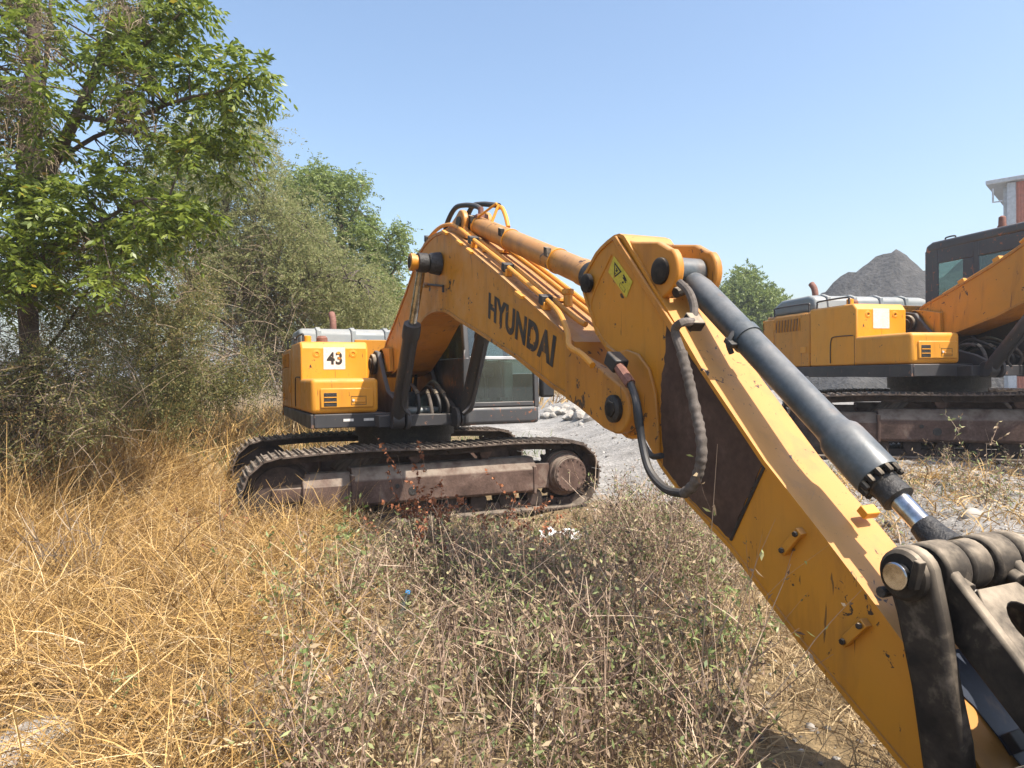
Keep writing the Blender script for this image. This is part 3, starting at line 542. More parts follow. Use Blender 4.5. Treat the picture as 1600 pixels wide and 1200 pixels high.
    for y in (0.46, 1.16):
        cn = MB().box(0.05, 0.72, y, y+0.14, 1.36, 1.93).build('console', 'hood', base, 0.03)
        MB().tube([(0.62, y+0.07, 1.92), (0.64, y+0.07, 2.05), (0.62, y+0.07, 2.16)], 0.018, 8).build('joystick', 'rubber', cn)
    for y in (0.75, 0.98):
        MB().tube([(1.06, y, 1.35), (1.06, y, 1.62), (1.0, y, 1.93)], 0.013, 8).box(1.02, 1.14, y-0.05, y+0.05, 1.42, 1.45).build('travel_lever', 'dark', base)
    MB().lathe((1.16, 0.55, 1.86), (1.13, 0.55, 1.87), [(0, 0.085), (0.03, 0.08)], 20).build('gauge', 'rubber', base)
    # outside bits
    MB().tube([(fx+0.03, y0+0.16, 1.98), (fx-0.01, y0+0.32, 2.25), (fx-0.07, y0+0.42, 2.55)], 0.009, 6).build('wiper', 'rubber', base)
    MB().obox((1.36, y1+0.10, 1.62), (0.05, 0, 0), (0.02, 0.085, 0), (0, 0, 0.17)).build('side_mirror', 'rubber', base, 0.03)
    MB().tube([(1.30, y1-0.01, 1.85), (1.33, y1+0.09, 1.86), (1.36, y1+0.10, 1.76)], 0.012, 8).build('mirror_arm', 'dark', base)
    MB().tube([(1.33, y0+0.03, 1.42), (1.37, y0-0.01, 1.5), (1.37, y0-0.01, 1.95), (1.30, y0+0.03, 2.05)], 0.014, 8).build('grab_rail', 'cabgrey', base)
    MB().tube([(x0+0.3, y0+0.10, zt+0.02), (x0+0.3, y0+0.10, zt+0.07), (x0+0.46, y0+0.10, zt+0.07), (x0+0.46, y0+0.10, zt+0.02)], 0.012, 8).build('roof_hook', 'dark', base)
    MB().lathe((0.55, y0+0.2, zt+0.03), (0.55, y0+0.2, zt+0.22), [(0, 0.06), (0.05, 0.06), (0.05, 0.05), (0.17, 0.045), (0.19, 0.02)], 16).build('beacon', 'pipe_rust', base)

def build_front(root):
    W = 0.225
    # ---- boom
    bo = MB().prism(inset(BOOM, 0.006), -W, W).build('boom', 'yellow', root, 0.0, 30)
    fl = MB(); rim(fl, BOOM, 0.03, -W-0.012, W+0.012); fl.build('boom_flange', 'yellow_worn', bo, 0.0, 30)
    for s in (-1, 1):
        MB().prism(FORK, s*0.192, s*0.272).build('boom_fork', 'yellow_worn', bo, 0.012, 30)
        MB().lathe((5.76, s*0.272, 1.51), (5.76, s*0.305, 1.51), [(0, 0.082), (0.025, 0.082), (0.033, 0.07)], 24).build('pin_boss', 'grease', bo)
        MB().lathe((5.76, s*0.305, 1.51), (5.76, s*0.318, 1.51), [(0, 0.05), (0.01, 0.05), (0.013, 0.04)], 6).build('pin_cap', 'link', bo)
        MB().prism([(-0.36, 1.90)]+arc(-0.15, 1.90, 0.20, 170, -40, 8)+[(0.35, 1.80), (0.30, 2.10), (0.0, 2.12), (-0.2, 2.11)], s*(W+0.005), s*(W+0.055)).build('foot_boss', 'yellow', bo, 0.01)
    # boom cylinders
    MB().cyl((2.33, -0.56, 2.89), (2.33, 0.56, 2.89), 0.062, 20).build('boom_cylinder_pin', 'link', bo, 0.006)
    for s in (-1, 1):
        y = s*0.42; top = Vector((2.33, y, 2.89)); bot = Vector((1.22, y, 1.22)); dd = (bot-top).normalized(); L = (bot-top).length
        MB().lathe((2.33, s*(W+0.013), 2.89), (2.33, s*0.35, 2.89), [(0, 0.12), (0.1, 0.105), (0.12, 0.09)], 22).build('cylinder_boss', 'grease', bo)
        tb = MB().lathe(top+dd*0.72, bot, [(0, 0.072), (0.0, 0.092), (0.05, 0.098), (0.16, 0.098), (0.20, 0.084), (L-0.78, 0.084), (L-0.72, 0.07)], 24).build('boom_cylinder', 'dark', root)
        MB().cyl(top+dd*0.08, top+dd*0.73, 0.045, 18).build('rod', 'chrome', tb)
        MB().lathe(top+Vector((0, -s*0.05*1, 0)), top+Vector((0, s*0.055, 0)), [(0, 0.10), (0.105, 0.10)], 24).build('rod_eye', 'grease', tb, 0.006)
        MB().lathe(top+Vector((0, s*0.056, 0)), top+Vector((0, s*0.135, 0)), [(0, 0.075), (0.03, 0.075), (0.03, 0.09), (0.075, 0.09), (0.08, 0.08)], 24).build('pin_collar', 'yellow', tb)
        MB().cyl(bot+Vector((0, -0.07, 0)), bot+Vector((0, 0.07, 0)), 0.105, 20).build('cylinder_eye', 'dark', tb, 0.008)
        MB().tube([top+dd*0.84+Vector((0.09, 0, 0.02)), top+dd*1.2+Vector((0.115, 0, 0)), bot-dd*0.25+Vector((0.11, 0, 0)), bot-dd*0.1+Vector((0.16, -s*0.1, -0.02))], 0.016, 8).build('feed_pipe', 'dark', tb)
        MB().prism([(1.0, 1.12), (1.02, 1.3)]+arc(1.22, 1.22, 0.13, 100, -60, 8), y-s*0.14, y-s*0.09).build('cylinder_lug', 'dark', root, 0.008)
    # lettering on the boom's side
    V, Fc = text_mesh('HYUNDAI', 0.045)
    q = {k: Vector(bp(*p, -W)) for k, p in dict(bl=(763, 497), br=(864, 575), tl=(764, 456), tr=(870, 526)).items()}
    vv = []
    for x, y in V:
        p = (1-y)*((1-x)*q['bl']+x*q['br'])+y*((1-x)*q['tl']+x*q['tr']); vv.append((p.x, -W-0.003, p.y))
    flat('lettering', vv, Fc, 'lettering', bo)
    lm = MB().tube([(*bp(671, 446, -W-0.02)[:1], -W-0.03, bp(671, 446, -W)[1]), (bp(697, 447, -W)[0], -W-0.03, bp(697, 447, -W)[1]), (bp(697, 457, -W)[0], -W-0.03, bp(697, 457, -W)[1])], 0.012, 8, 1).build('lamp_bracket', 'rubber', bo)
    MB().lathe((bp(673, 446, -W)[0], -W-0.09, bp(673, 446, -W)[1]), (bp(673, 446, -W)[0], -W-0.002, bp(673, 446, -W)[1]), [(0, 0.028), (0.05, 0.03), (0.088, 0.012)], 12).build('work_lamp', 'chrome', lm)
    def P3(lst, y): return [(bp(u, v, y)[0], y, bp(u, v, y)[1]) for u, v in lst]
    # pipes along the top
    yA = -0.17
    top = lambda x, dz: np.interp(x, [a for a, _ in BOOM[4:16]], [b_ for _, b_ in BOOM[4:16]])+dz
    pa = [(x, yA, float(top(x, 0.075))) for x in (1.30, 1.42, 1.62, 1.9, 2.2, 2.5, 2.72, 2.95, 3.4, 3.9, 4.4, 4.75)]
    pa += [(4.98, -0.215, 2.12), (5.14, -0.25, 1.99), (5.28, -0.315, 1.90), (5.46, -0.325, 1.84), (5.60, -0.33, 1.77)]
    MB().tube(pa, 0.020, 10, 4).build('hydraulic_pipe', 'yellow2', bo)
    for x in (1.75, 3.15, 3.95, 4.65): hyd_clamp((x, yA, float(top(x, 0.07))), 0.03, bo); MB().box(x-0.03, x+0.03, yA-0.03, yA+0.03, float(top(x, -0.01)), float(top(x, 0.05))).build('clamp_foot', 'yellow2', bo, 0.005)
    for yy in (-0.09, 0.09, 0.17):
        MB().tube([(x, yy, float(top(x, 0.06))) for x in (2.0, 2.45, 2.75, 3.0, 3.5, 4.0, 4.5, 4.95)] + [(5.1, yy, 2.06)], 0.02, 9, 3).build('hydraulic_pipe', 'yellow2', bo)
    for x in (3.3, 4.5): MB().box(x-0.03, x+0.03, -0.13, 0.21, float(top(x, 0.005)), float(top(x, 0.03))).build('pipe_bracket', 'yellow2', bo, 0.004)
    for x, y, z in ((2.55, -W-0.02, 3.17), (2.98, -W-0.02, 2.99), (3.25, -W-0.02, 2.865), (4.35, -W-0.02, 2.34)): MB().obox((x, y, z), (0.06, 0, -0.026), (0, 0.02, 0), (0.006, 0, 0.013)).build('clip', 'yellow2', bo, 0.004)
    MB().lathe((4.72, -0.02, 2.22), (4.72, -0.02, 2.36), [(0, 0.035), (0.09, 0.035), (0.09, 0.045), (0.13, 0.045)], 12).build('grease_block', 'yellow2', bo, 0.004)
    # pipes on the boom's back from the foot up to the bend
    for yy in (-0.1, 0.0, 0.1): MB().tube([(0.15, yy, 2.36), (0.6, yy, 2.61), (1.05, yy, 2.87), (1.3, yy, 3.03), (1.5, yy, 3.17), (1.8, yy, 3.28)], 0.022, 8, 3).build('hydraulic_pipe', 'yellow2', bo)
    for x, z in ((0.5, 2.54), (1.0, 2.83)): MB().obox((x, 0, z), (0.045, 0, 0.026), (0, 0.19, 0), (-0.016, 0, 0.028)).build('clamp_bar', 'yellow2', bo, 0.006)
    MB().cyl((1.55, -0.02, 3.24), (1.72, -0.02, 3.28), 0.035, 10).build('pipe_joint', 'rubber', bo)
    # arm cylinder with its bracket
    for s in (-1, 1):
        MB().prism([(2.18, 3.20), (2.40, 3.27), (2.62, 3.33)]+arc(2.73, 3.24, 0.125, 110, -30, 8)+[(2.92, 3.05), (2.70, 3.08)], s*0.10, s*0.155).build('arm_cylinder_bracket', 'yellow_worn', bo, 0.012)
    MB().cyl((2.73, -0.175, 3.24), (2.73, 0.175, 3.24), 0.06, 18).build('bracket_pin', 'grease', bo, 0.006)
    a = Vector((2.73, 0, 3.24)); b_ = Vector((5.285, 0, 2.315)); dd = (b_-a).normalized(); L = (b_-a).length
    ac = MB().lathe(a+dd*0.06, b_, [(0, 0.06), (0.08, 0.06), (0.10, 0.088), (0.12, 0.092), (L-0.47, 0.092), (L-0.46, 0.098), (L-0.34, 0.098), (L-0.335, 0.07)], 28).build('arm_cylinder', 'yellow_worn', root)
    MB().lathe(a+dd*(L-0.275), b_, [(0, 0.102), (0.085, 0.102), (0.09, 0.07), (0.15, 0.068)], 28).build('gland', 'grease', ac)
    for i in range(10):
        q_ = 2*PI*i/10; n1 = dd.orthogonal().normalized(); n2 = dd.cross(n1); p = a+dd*(L-0.19)+(n1*math.cos(q_)+n2*math.sin(q_))*0.084
        MB().cyl(p, p+dd*0.03, 0.013, 6).build('bolt', 'link', ac)
    MB().cyl(a+dd*(L-0.13), b_-dd*0.05, 0.05, 16).build('rod', 'chrome', ac)
    MB().cyl(b_+Vector((0, -0.075, 0)), b_+Vector((0, 0.075, 0)), 0.095, 20).build('rod_eye', 'grease', ac, 0.008)
    MB().cyl(a+Vector((0, -0.08, 0)), a+Vector((0, 0.08, 0)), 0.085, 20).build('cylinder_eye', 'grease', ac, 0.008)
    for tt in (0.16, 0.95, 1.9):
        p = a+dd*tt; MB().lathe(p, p+dd*0.03, [(0, 0.093), (0.0, 0.099), (0.03, 0.099), (0.03, 0.093)], 28).build('clamp_band', 'yellow2', ac)
        MB().obox(p+Vector((0.01, -0.09, 0.06)), dd*0.03, (0, 0.02, 0), (0, 0, 0.035)).build('band_clip', 'link', ac, 0.004)
    p = a+dd*0.2
    MB().box(p.x-0.05, p.x+0.05, -0.06, 0.06, p.z+0.075, p.z+0.115).cyl((p.x, 0, p.z+0.09), (p.x, 0, p.z+0.19), 0.028, 10).build('port_block', 'pipe_rust', ac, 0.006)
    MB().tube([(2.05, -0.09, 3.24), (2.18, -0.09, 3.37), (2.36, -0.07, 3.47), (2.58, -0.05, 3.455), (2.80, -0.01, 3.40), (p.x+0.01, 0, p.z+0.17)], 0.026, 10).build('hydraulic_hose', 'rubber', bo)
    MB().tube([(2.2, 0.05, 3.24), (2.36, 0.05, 3.36), (2.56, 0.05, 3.455), (2.78, 0.06, 3.43), (3.02, 0.08, 3.37), (3.16, 0.09, 3.33)], 0.026, 10).build('hydraulic_hose', 'rubber', bo)
    MB().tube([(3.12, 0.09, 3.315), (3.22, 0.09, 3.30), (3.31, 0.09, 3.21), (3.40, 0.08, 3.08)], 0.020, 9).tube([(3.2, 0.0, 3.16), (3.2, 0.07, 3.33)], 0.014, 8).tube([(2.95, -0.05, 3.25), (3.2, 0.05, 3.34)], 0.012, 8).build('port_pipe', 'yellow2', ac)
    # ---- arm
    A = 0.16
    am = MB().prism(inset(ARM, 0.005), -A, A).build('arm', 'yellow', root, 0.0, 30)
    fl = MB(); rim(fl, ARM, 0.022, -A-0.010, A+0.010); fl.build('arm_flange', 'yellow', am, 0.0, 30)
    for s in (-1, 1):
        ear = [(5.66, 2.545), (5.78, 2.50), (6.03, 2.455), (6.13, 2.40)]+arc(6.066, 2.284, 0.145, 48, -75, 9)+[(5.98, 2.10), (5.8, 2.30)]
        MB().prism(ear, s*0.105, s*(A-0.004)).build('bucket_cylinder_ear', 'yellow_worn', am, 0.012)
        MB().lathe((6.066, s*(A-0.004), 2.284), (6.066, s*(A+0.022), 2.284), [(0, 0.075), (0.018, 0.075), (0.026, 0.06)], 22).build('ear_pin', 'link', am)
        MB().lathe((5.285, s*(A+0.011), 2.315), (5.285, s*(A+0.045), 2.315), [(0, 0.062), (0.028, 0.062), (0.034, 0.05)], 22).build('head_pin', 'link', am)
    # thick cheek round the pivot, bare brown plate beyond it, strengthening bars
    cheek = [(5.50, 1.90), (5.64, 1.845), (5.74, 1.86), (5.86, 1.83), (5.97, 1.74), (6.03, 1.60), (6.05, 1.42), (6.06, 1.225), (5.94, 1.345)]+arc(5.76, 1.51, 0.165, -50, -190, 8)+[(5.61, 1.68), (5.615, 1.79)]
    brown = [bp(*p, -A) for p in ((1045, 560), (1098, 580), (1196, 722), (1138, 844), (1085, 788), (1046, 738))]
    brown = [(6.12, 1.98), (6.38, 1.745), (6.84, 1.295), (6.615, 0.905), (6.30, 1.06), (6.08, 1.20), (6.07, 1.42), (6.06, 1.62), (6.10, 1.80)]
    MB().prism(cheek, -A-0.022, -A-0.001).build('pivot_cheek', 'yellow_worn', am, 0.006)
    rg = []; rq = random.Random(4)
    for i in range(len(brown)):
        p0, p1 = Vector(brown[i]), Vector(brown[(i+1) % len(brown)]); k_ = max(2, int((p1-p0).length/0.03)); nn_ = Vector((-(p1-p0).y, (p1-p0).x)).normalized()
        for j in range(k_): q_ = p0.lerp(p1, j/k_)+nn_*rq.gauss(0, 0.0045); rg.append((q_.x, q_.y))
    brown = rg
    MB().prism(brown, -A-0.005, -A-0.001).build('bare_plate', 'brown', am, 0.0)
    e0, e1 = Vector((6.85, 1.285)), Vector((6.622, 0.90)); MB().tube([(e0.x, -A-0.004, e0.y), (e1.x, -A-0.004, e1.y)], 0.008, 6, 1).build('weld_seam', 'grease', am)
    MB().tube([(5.56, -A-0.002, 2.46), (5.30, -A-0.002, 2.18), (5.42, -A-0.002, 1.96), (5.6, -A-0.002, 1.85)], 0.006, 6).build('weld_seam', 'yellow', am)
    MB().prism([(5.60, 2.55), (5.64, 2.56), (6.25, 1.93), (6.22, 1.90)], -A-0.028, -A-0.009).build('edge_bar', 'yellow_worn', am, 0.005)
    for (u, v) in ((1242, 846), (1340, 988)):
        x, z = bp(u, v, -A); b2 = MB(); dx, dz = 0.052, 0.058
        b2.obox((x, -A-0.022, z), (dx, 0, dz), (0, 0.012, 0), (0.014, 0, -0.0125)); br = b2.build('pipe_bracket', 'yellow', am, 0.004)
        for k in (-1, 1):
            MB().obox((x+k*dx*0.8, -A-0.012, z+k*dz*0.8), (0.013, 0, 0.012), (0, 0.022, 0), (0.013, 0, -0.012)).build('bracket_foot', 'yellow', br, 0.003)
            MB().cyl((x+k*dx*0.75, -A-0.034, z+k*dz*0.75), (x+k*dx*0.75, -A-0.046, z+k*dz*0.75), 0.012, 6).build('bolt', 'link', br)
    x, z = bp(1357, 803, 0.10); MB().obox((x, 0.10, z+0.01), (0.018, 0, -0.016), (0, 0.04, 0), (0.012, 0, 0.014)).build('pipe_bracket', 'yellow2', am, 0.004)
    # warning decal
    dq = {k: Vector(bp(*p, -A)) for k, p in dict(t=(960, 400), l=(951, 425), b=(975, 467), r=(989, 440)).items()}
    def dec(s_, t_, off): p = dq['t']+(dq['l']-dq['t'])*s_+(dq['r']-dq['t'])*t_; return (p.x, -A-off, p.y)
    dl = flat('warning_decal', [dec(0, 0, .003), dec(1, 0, .003), dec(1, 1, .003), dec(0, 1, .003)], [(0, 1, 2, 3)], 'decal', am)
    tri = [(0.20, 0.10), (0.92, 0.30), (0.20, 0.50)]; ti = [(0.29, 0.165), (0.76, 0.30), (0.29, 0.435)]
    flat('warning_triangle', [dec(*p, .0045) for p in tri]+[dec(*p, .0045) for p in ti], [(0, 1, 4, 3), (1, 2, 5, 4), (2, 0, 3, 5)], 'lettering', dl)
    def bar(p0, p1, w_): 
        a0, a1 = Vector(p0), Vector(p1); n_ = Vector((-(a1-a0).y, (a1-a0).x)).normalized()*w_; return [a0+n_, a0-n_, a1-n_, a1+n_]
    sym = [bar((0.34, 0.26), (0.50, 0.33), 0.022), bar((0.36, 0.34), (0.52, 0.27), 0.022), bar((0.60, 0.285), (0.64, 0.315), 0.025), bar((0.22, 0.60), (0.32, 0.78), 0.05), bar((0.34, 0.62), (0.42, 0.80), 0.03), bar((0.22, 0.74), (0.40, 0.64), 0.025), bar((0.50, 0.70), (0.62, 0.66), 0.025), bar((0.56, 0.66), (0.60, 0.72), 0.02),
           bar((0.70, 0.60), (0.70, 0.86), 0.008), bar((0.90, 0.60), (0.90, 0.86), 0.008), bar((0.70, 0.60), (0.90, 0.60), 0.008), bar((0.70, 0.86), (0.90, 0.86), 0.008)]
    vs = []; fs = []
    for s_ in sym: fs.append(tuple(range(len(vs), len(vs)+4))); vs += [dec(p.x, p.y, .0045) for p in s_]
    flat('warning_symbols', vs, fs, 'lettering', dl)
    # ---- bucket cylinder
    a = Vector((6.066, 0, 2.284)); b_ = Vector((7.645, 0, 1.005)); dd = (b_-a).normalized(); L = (b_-a).length
    bc = MB().lathe(a+dd*0.09, b_, [(0, 0.055), (0.02, 0.062), (0.10, 0.073), (1.20, 0.073), (1.24, 0.077), (1.27, 0.094), (1.30, 0.097), (1.50, 0.097), (1.51, 0.094), (1.51, 0.06)], 32).build('bucket_cylinder', 'steel', root)
    n1 = Vector((0, 1, 0)); n2 = dd.cross(n1)
    MB().lathe(a+dd*1.6, b_, [(0, 0.062), (0.035, 0.064), (0.04, 0.060), (0.115, 0.066), (0.12, 0.048)], 28).build('gland', 'grease', bc)
    for i in range(12):
        q_ = 2*PI*(i+0.5)/12; p = a+dd*1.60+(n1*math.cos(q_)+n2*math.sin(q_))*0.080
        MB().lathe(p, p+dd*0.035, [(0, 0.014), (0.028, 0.014), (0.035, 0.010)], 8).build('bolt', 'link', bc)
    MB().cyl(a+dd*1.70, b_-dd*0.10, 0.042, 24).build('rod', 'chrome', bc)
    MB().lathe(b_-dd*0.19, b_, [(0, 0.050), (0.06, 0.058), (0.12, 0.075)], 20).build('rod_neck', 'grease', bc)
    MB().cyl(b_+Vector((0, -0.055, 0)), b_+Vector((0, 0.055, 0)), 0.092, 24).build('rod_eye', 'link', bc, 0.012)
    MB().cyl(a+Vector((0, -0.10, 0)), a+Vector((0, 0.10, 0)), 0.082, 24).build('cylinder_eye', 'steel', bc, 0.008)
    p = a+dd*0.60; MB().lathe(p, p+dd*0.05, [(0, 0.073), (0, 0.081), (0.05, 0.081), (0.05, 0.073)], 32).build('clamp_band', 'steel', bc)
    MB().obox(p+dd*0.025+Vector((0, -0.085, -0.03)), dd*0.03, (0, 0.03, 0), n2*0.014).build('band_clip', 'rubber', bc, 0.004)
    MB().tube([p+dd*0.02+Vector((0, -0.07, 0.02)), p+dd*0.02+Vector((0, -0.105, -0.03)), p+dd*0.02+Vector((0, -0.085, -0.085))], 0.014, 8).build('cylinder_pipe', 'rubber', bc)
    MB().cyl(a+dd*0.13+Vector((0, -0.05, -0.02)), a+dd*0.13+Vector((0, -0.14, -0.05)), 0.03, 10).build('port', 'link', bc, 0.004)
    # ---- hoses beside the arm
    hb = P3([(965, 571), (985, 600)], -0.33)+P3([(997, 640), (1003, 690)], -0.35)+P3([(1015, 735), (1040, 764), (1068, 771)], -0.36)
    MB().tube(hb, 0.022, 10).build('hydraulic_hose', 'rubber', am)
    MB().tube(P3([(972, 578), (984, 596)], -0.29)+P3([(992, 625), (996, 660)], -0.30)+P3([(1004, 690), (1018, 712), (1034, 712)], -0.27), 0.017, 9).build('hydraulic_hose', 'rubber', am)
    MB().obox((hb[0][0]-0.03, -0.32, hb[0][2]+0.02), (0.05, 0, -0.03), (0, 0.045, 0), (0.02, 0, 0.035)).build('hose_clamp', 'rubber', am, 0.008)
    MB().cyl(hb[0], hb[1], 0.032, 8).build('hose_fitting', 'pipe_rust', am)
    hw = P3([(1068, 771), (1085, 755), (1096, 715), (1094, 675), (1084, 630), (1074, 585), (1065, 550)], -0.36)
    MB().tube(hw, lambda u: 0.0255+0.0020*math.sin(u*118+2*math.sin(u*23))+0.001*math.sin(u*61), 12, 16).build('wrapped_hose', 'wrap', am)
    ps_ = P3([(1065, 550), (1056, 525), (1056, 512), (1066, 504), (1082, 503)], -0.33); ps_[-1] = (bp(1084, 503, -0.2)[0], -0.20, bp(1084, 503, -0.2)[1])
    MB().tube(ps_, 0.022, 10).build('steel_pipe', 'wrap', am)
    MB().obox(ps_[-1], (0.03, 0, -0.03), (0, 0.04, 0), (0.02, 0, 0.02)).build('pipe_clamp', 'link', am, 0.006)
    MB().tube([ps_[-1]]+P3([(1084, 478), (1076, 456), (1062, 442)], -0.17), 0.022, 10).build('hydraulic_hose', 'wrap', am)
    # ---- bucket linkage
    K = Vector((7.645, 1.005)); Tp = Vector((7.78, 0.30))
    for s in (-1, 1):
        prof = arc(K.x, K.y, 0.098, 20, 175, 10)+[(7.60, 0.86), (7.655, 0.62), (Tp.x-0.085, 0.36)]+arc(Tp.x, Tp.y, 0.09, 190, 350, 8)+[(7.845, 0.50), (7.80, 0.70), (7.775, 0.86)]
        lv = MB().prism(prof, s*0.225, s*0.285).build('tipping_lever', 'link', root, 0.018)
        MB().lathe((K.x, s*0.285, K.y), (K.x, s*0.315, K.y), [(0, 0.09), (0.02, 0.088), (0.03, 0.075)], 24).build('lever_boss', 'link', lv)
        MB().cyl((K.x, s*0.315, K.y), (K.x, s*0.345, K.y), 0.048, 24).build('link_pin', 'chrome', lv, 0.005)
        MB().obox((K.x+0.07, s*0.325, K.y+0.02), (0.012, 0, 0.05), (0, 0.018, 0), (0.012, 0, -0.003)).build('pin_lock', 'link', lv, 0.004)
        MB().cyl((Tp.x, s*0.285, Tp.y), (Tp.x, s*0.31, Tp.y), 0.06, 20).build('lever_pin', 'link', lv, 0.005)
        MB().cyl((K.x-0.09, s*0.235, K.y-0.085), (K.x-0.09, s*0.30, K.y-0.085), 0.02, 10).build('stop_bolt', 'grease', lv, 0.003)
    BK = Vector((8.12, 0.53))
    hl = MB(); dv = (BK-K).normalized(); nv = Vector((-dv.y, dv.x))
    for s in (-1, 1):
        hl.cyl((K.x, s*0.075, K.y), (K.x, s*0.20, K.y), 0.10, 24); hl.cyl((BK.x, s*0.10, BK.y), (BK.x, s*0.20, BK.y), 0.09, 24)
        pts_ = [K+nv*0.085, K+nv*0.08+dv*0.12, BK+nv*0.07, BK-nv*0.07, K-nv*0.085+dv*0.1, K-nv*0.09]
        hl.prism([(p.x, p.y) for p in pts_], s*0.145, s*0.195)
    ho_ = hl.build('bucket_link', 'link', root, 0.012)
    # web between the two cheeks, with an oval opening
    web = MB(); cx = 0.42; outer = []; inner = []
    nn = 20
    for i in range(nn):
        q_ = 2*PI*i/nn; ex, ey = math.cos(q_), math.sin(q_); sc = 1/max(abs(ex), abs(ey)); outer.append((0.36+0.24*ex*sc*1.0, 0.144*ey*sc)); inner.append((0.27+0.085*ex, 0.075*ey))
    vs = []
    for zoff in (0.03, 0.065):
        for ring in (outer, inner):
            for (al_, yy) in ring: pq = K+dv*al_+nv*zoff; vs.append((pq.x, yy, pq.y))
    fs = []
    for i in range(nn):
        j = (i+1) % nn; fs += [(i, j, nn+j, nn+i), (2*nn+i, 3*nn+i, 3*nn+j, 2*nn+j), (i, 2*nn+i, 2*nn+j, j), (nn+i, nn+j, 3*nn+j, 3*nn+i)]
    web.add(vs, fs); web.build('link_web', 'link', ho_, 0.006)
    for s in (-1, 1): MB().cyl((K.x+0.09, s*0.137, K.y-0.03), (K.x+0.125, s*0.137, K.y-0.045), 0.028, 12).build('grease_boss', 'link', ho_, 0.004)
    # thin dark navy patch and a clip on the arm's top near the tip
    def armtop(x): return float(np.interp(x, [7.452, 7.60, 7.84, 7.93], [0.801, 0.665, 0.375, 0.30]))
    wp = []; 
    for i in range(9):
        q_ = PI/2*i/8; wp.append((7.66+0.10*(1-math.sin(q_)), -0.02+(-0.06)*(1-math.cos(q_))))
    ed = [(7.60, 0.13), (7.60, -0.10), (7.66, -0.09), (7.72, -0.04), (7.90, 0.0), (7.90, 0.13)]
    MB().add([(x, y, armtop(x)+0.010) for x, y in ed]+[(x, y, armtop(x)+0.004) for x, y in ed], [tuple(range(6)), tuple(range(11, 5, -1))]+[(i, (i+1) % 6, (i+1) % 6+6, i+6) for i in range(6)]).build('navy_patch', 'navy', am)
    MB().obox((7.82, 0.02, armtop(7.82)+0.04), (0.02, 0, -0.024), (0, 0.035, 0), (0.02, 0, 0.018)).build('pipe_clip', 'rubber', am, 0.004)
    # ---- bucket, lying open on the ground beyond the frame
    bkt = MB(); bpz = [(7.97, 0.18), (8.10, 0.56), (8.35, 0.78), (8.75, 0.86), (9.10, 0.70), (9.28, 0.42), (9.30, 0.16), (9.10, 0.05), (8.5, 0.02)]
    t2 = inset(bpz, 0.03)
    for s in (-1, 1): bkt.prism(bpz, s*0.50, s*0.53)
    for i in range(2, 8):
        q4 = [bpz[i], bpz[i+1], t2[i+1], t2[i]]; bkt.add([(x, -0.50, z) for x, z in q4]+[(x, 0.50, z) for x, z in q4], [(0, 1, 2, 3), (7, 6, 5, 4), (0, 4, 5, 1), (1, 5, 6, 2), (2, 6, 7, 3), (3, 7, 4, 0)])
    for s in (-1, 1): bkt.prism([(7.87, 0.18), (8.03, 0.58), (8.2, 0.62), (8.40, 0.76), (8.45, 0.55), (8.1, 0.1)], s*0.21, s*0.24) if False else bkt.prism([(8.02, 0.10), (8.03, 0.54), (8.16, 0.64), (8.42, 0.78), (8.45, 0.60), (8.2, 0.12)], s*0.325, s*0.355)
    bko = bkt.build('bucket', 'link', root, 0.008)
    for k in range(5):
        y = -0.46+0.23*k; MB().prism([(8.52, 0.01), (8.50, 0.06), (8.30, 0.07), (8.16, 0.02)], y-0.04, y+0.04).build('bucket_tooth', 'shoe', bko, 0.006)
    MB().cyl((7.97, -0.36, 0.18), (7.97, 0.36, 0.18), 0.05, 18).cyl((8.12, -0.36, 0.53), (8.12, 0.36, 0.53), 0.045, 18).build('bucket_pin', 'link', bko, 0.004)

ex1 = build_excavator()
tag(ex1, 'yellow excavator numbered 43 whose dark lettered boom reaches towards the viewer', 'excavator', 'excavators parked side by side')
def copy_tree(o, parent, skip=()):
    c = o.copy(); C.objects.link(c); c.parent = parent
    c.matrix_parent_inverse = o.matrix_parent_inverse.copy()
    for ch in o.children:
        if ch.name.split('.')[0] not in skip: copy_tree(ch, c, skip)
    return c
ex2 = copy_tree(ex1, None, ('number_43', 'paint_chip', 'sticker'))
ex2.scale = (1.08, 1.08, 1.08); ex2.location = (6.80, 11.25, 0.43); ex2.rotation_euler = (0, 0, 0.25-PI/2)
for ch in ex2.children:
    if ch.name.split('.')[0] in ('track_frame', 'car_body'): ch.rotation_euler = (0, 0, -0.34-(0.25-PI/2))
foot = Vector((-0.15, 0, 1.90)); lower = Matrix.Translation(foot) @ Matrix.Rotation(R(8), 4, 'Y') @ Matrix.Translation(-foot)
cb_ = Vector((1.22, 0, 1.22)); swing = Matrix.Translation(cb_) @ Matrix.Rotation(R(9), 4, 'Y') @ Matrix.Translation(-cb_)
for ch in ex2.children:
    nm = ch.name.split('.')[0]
    if nm in ('boom', 'arm', 'arm_cylinder', 'bucket_cylinder', 'tipping_lever', 'bucket_link', 'bucket'): ch.matrix_local = lower
    if nm == 'boom_cylinder': ch.matrix_local = swing
tag(ex2, 'yellow excavator with a dark cab and blank white plate, parked on the right', 'excavator', 'excavators parked side by side')

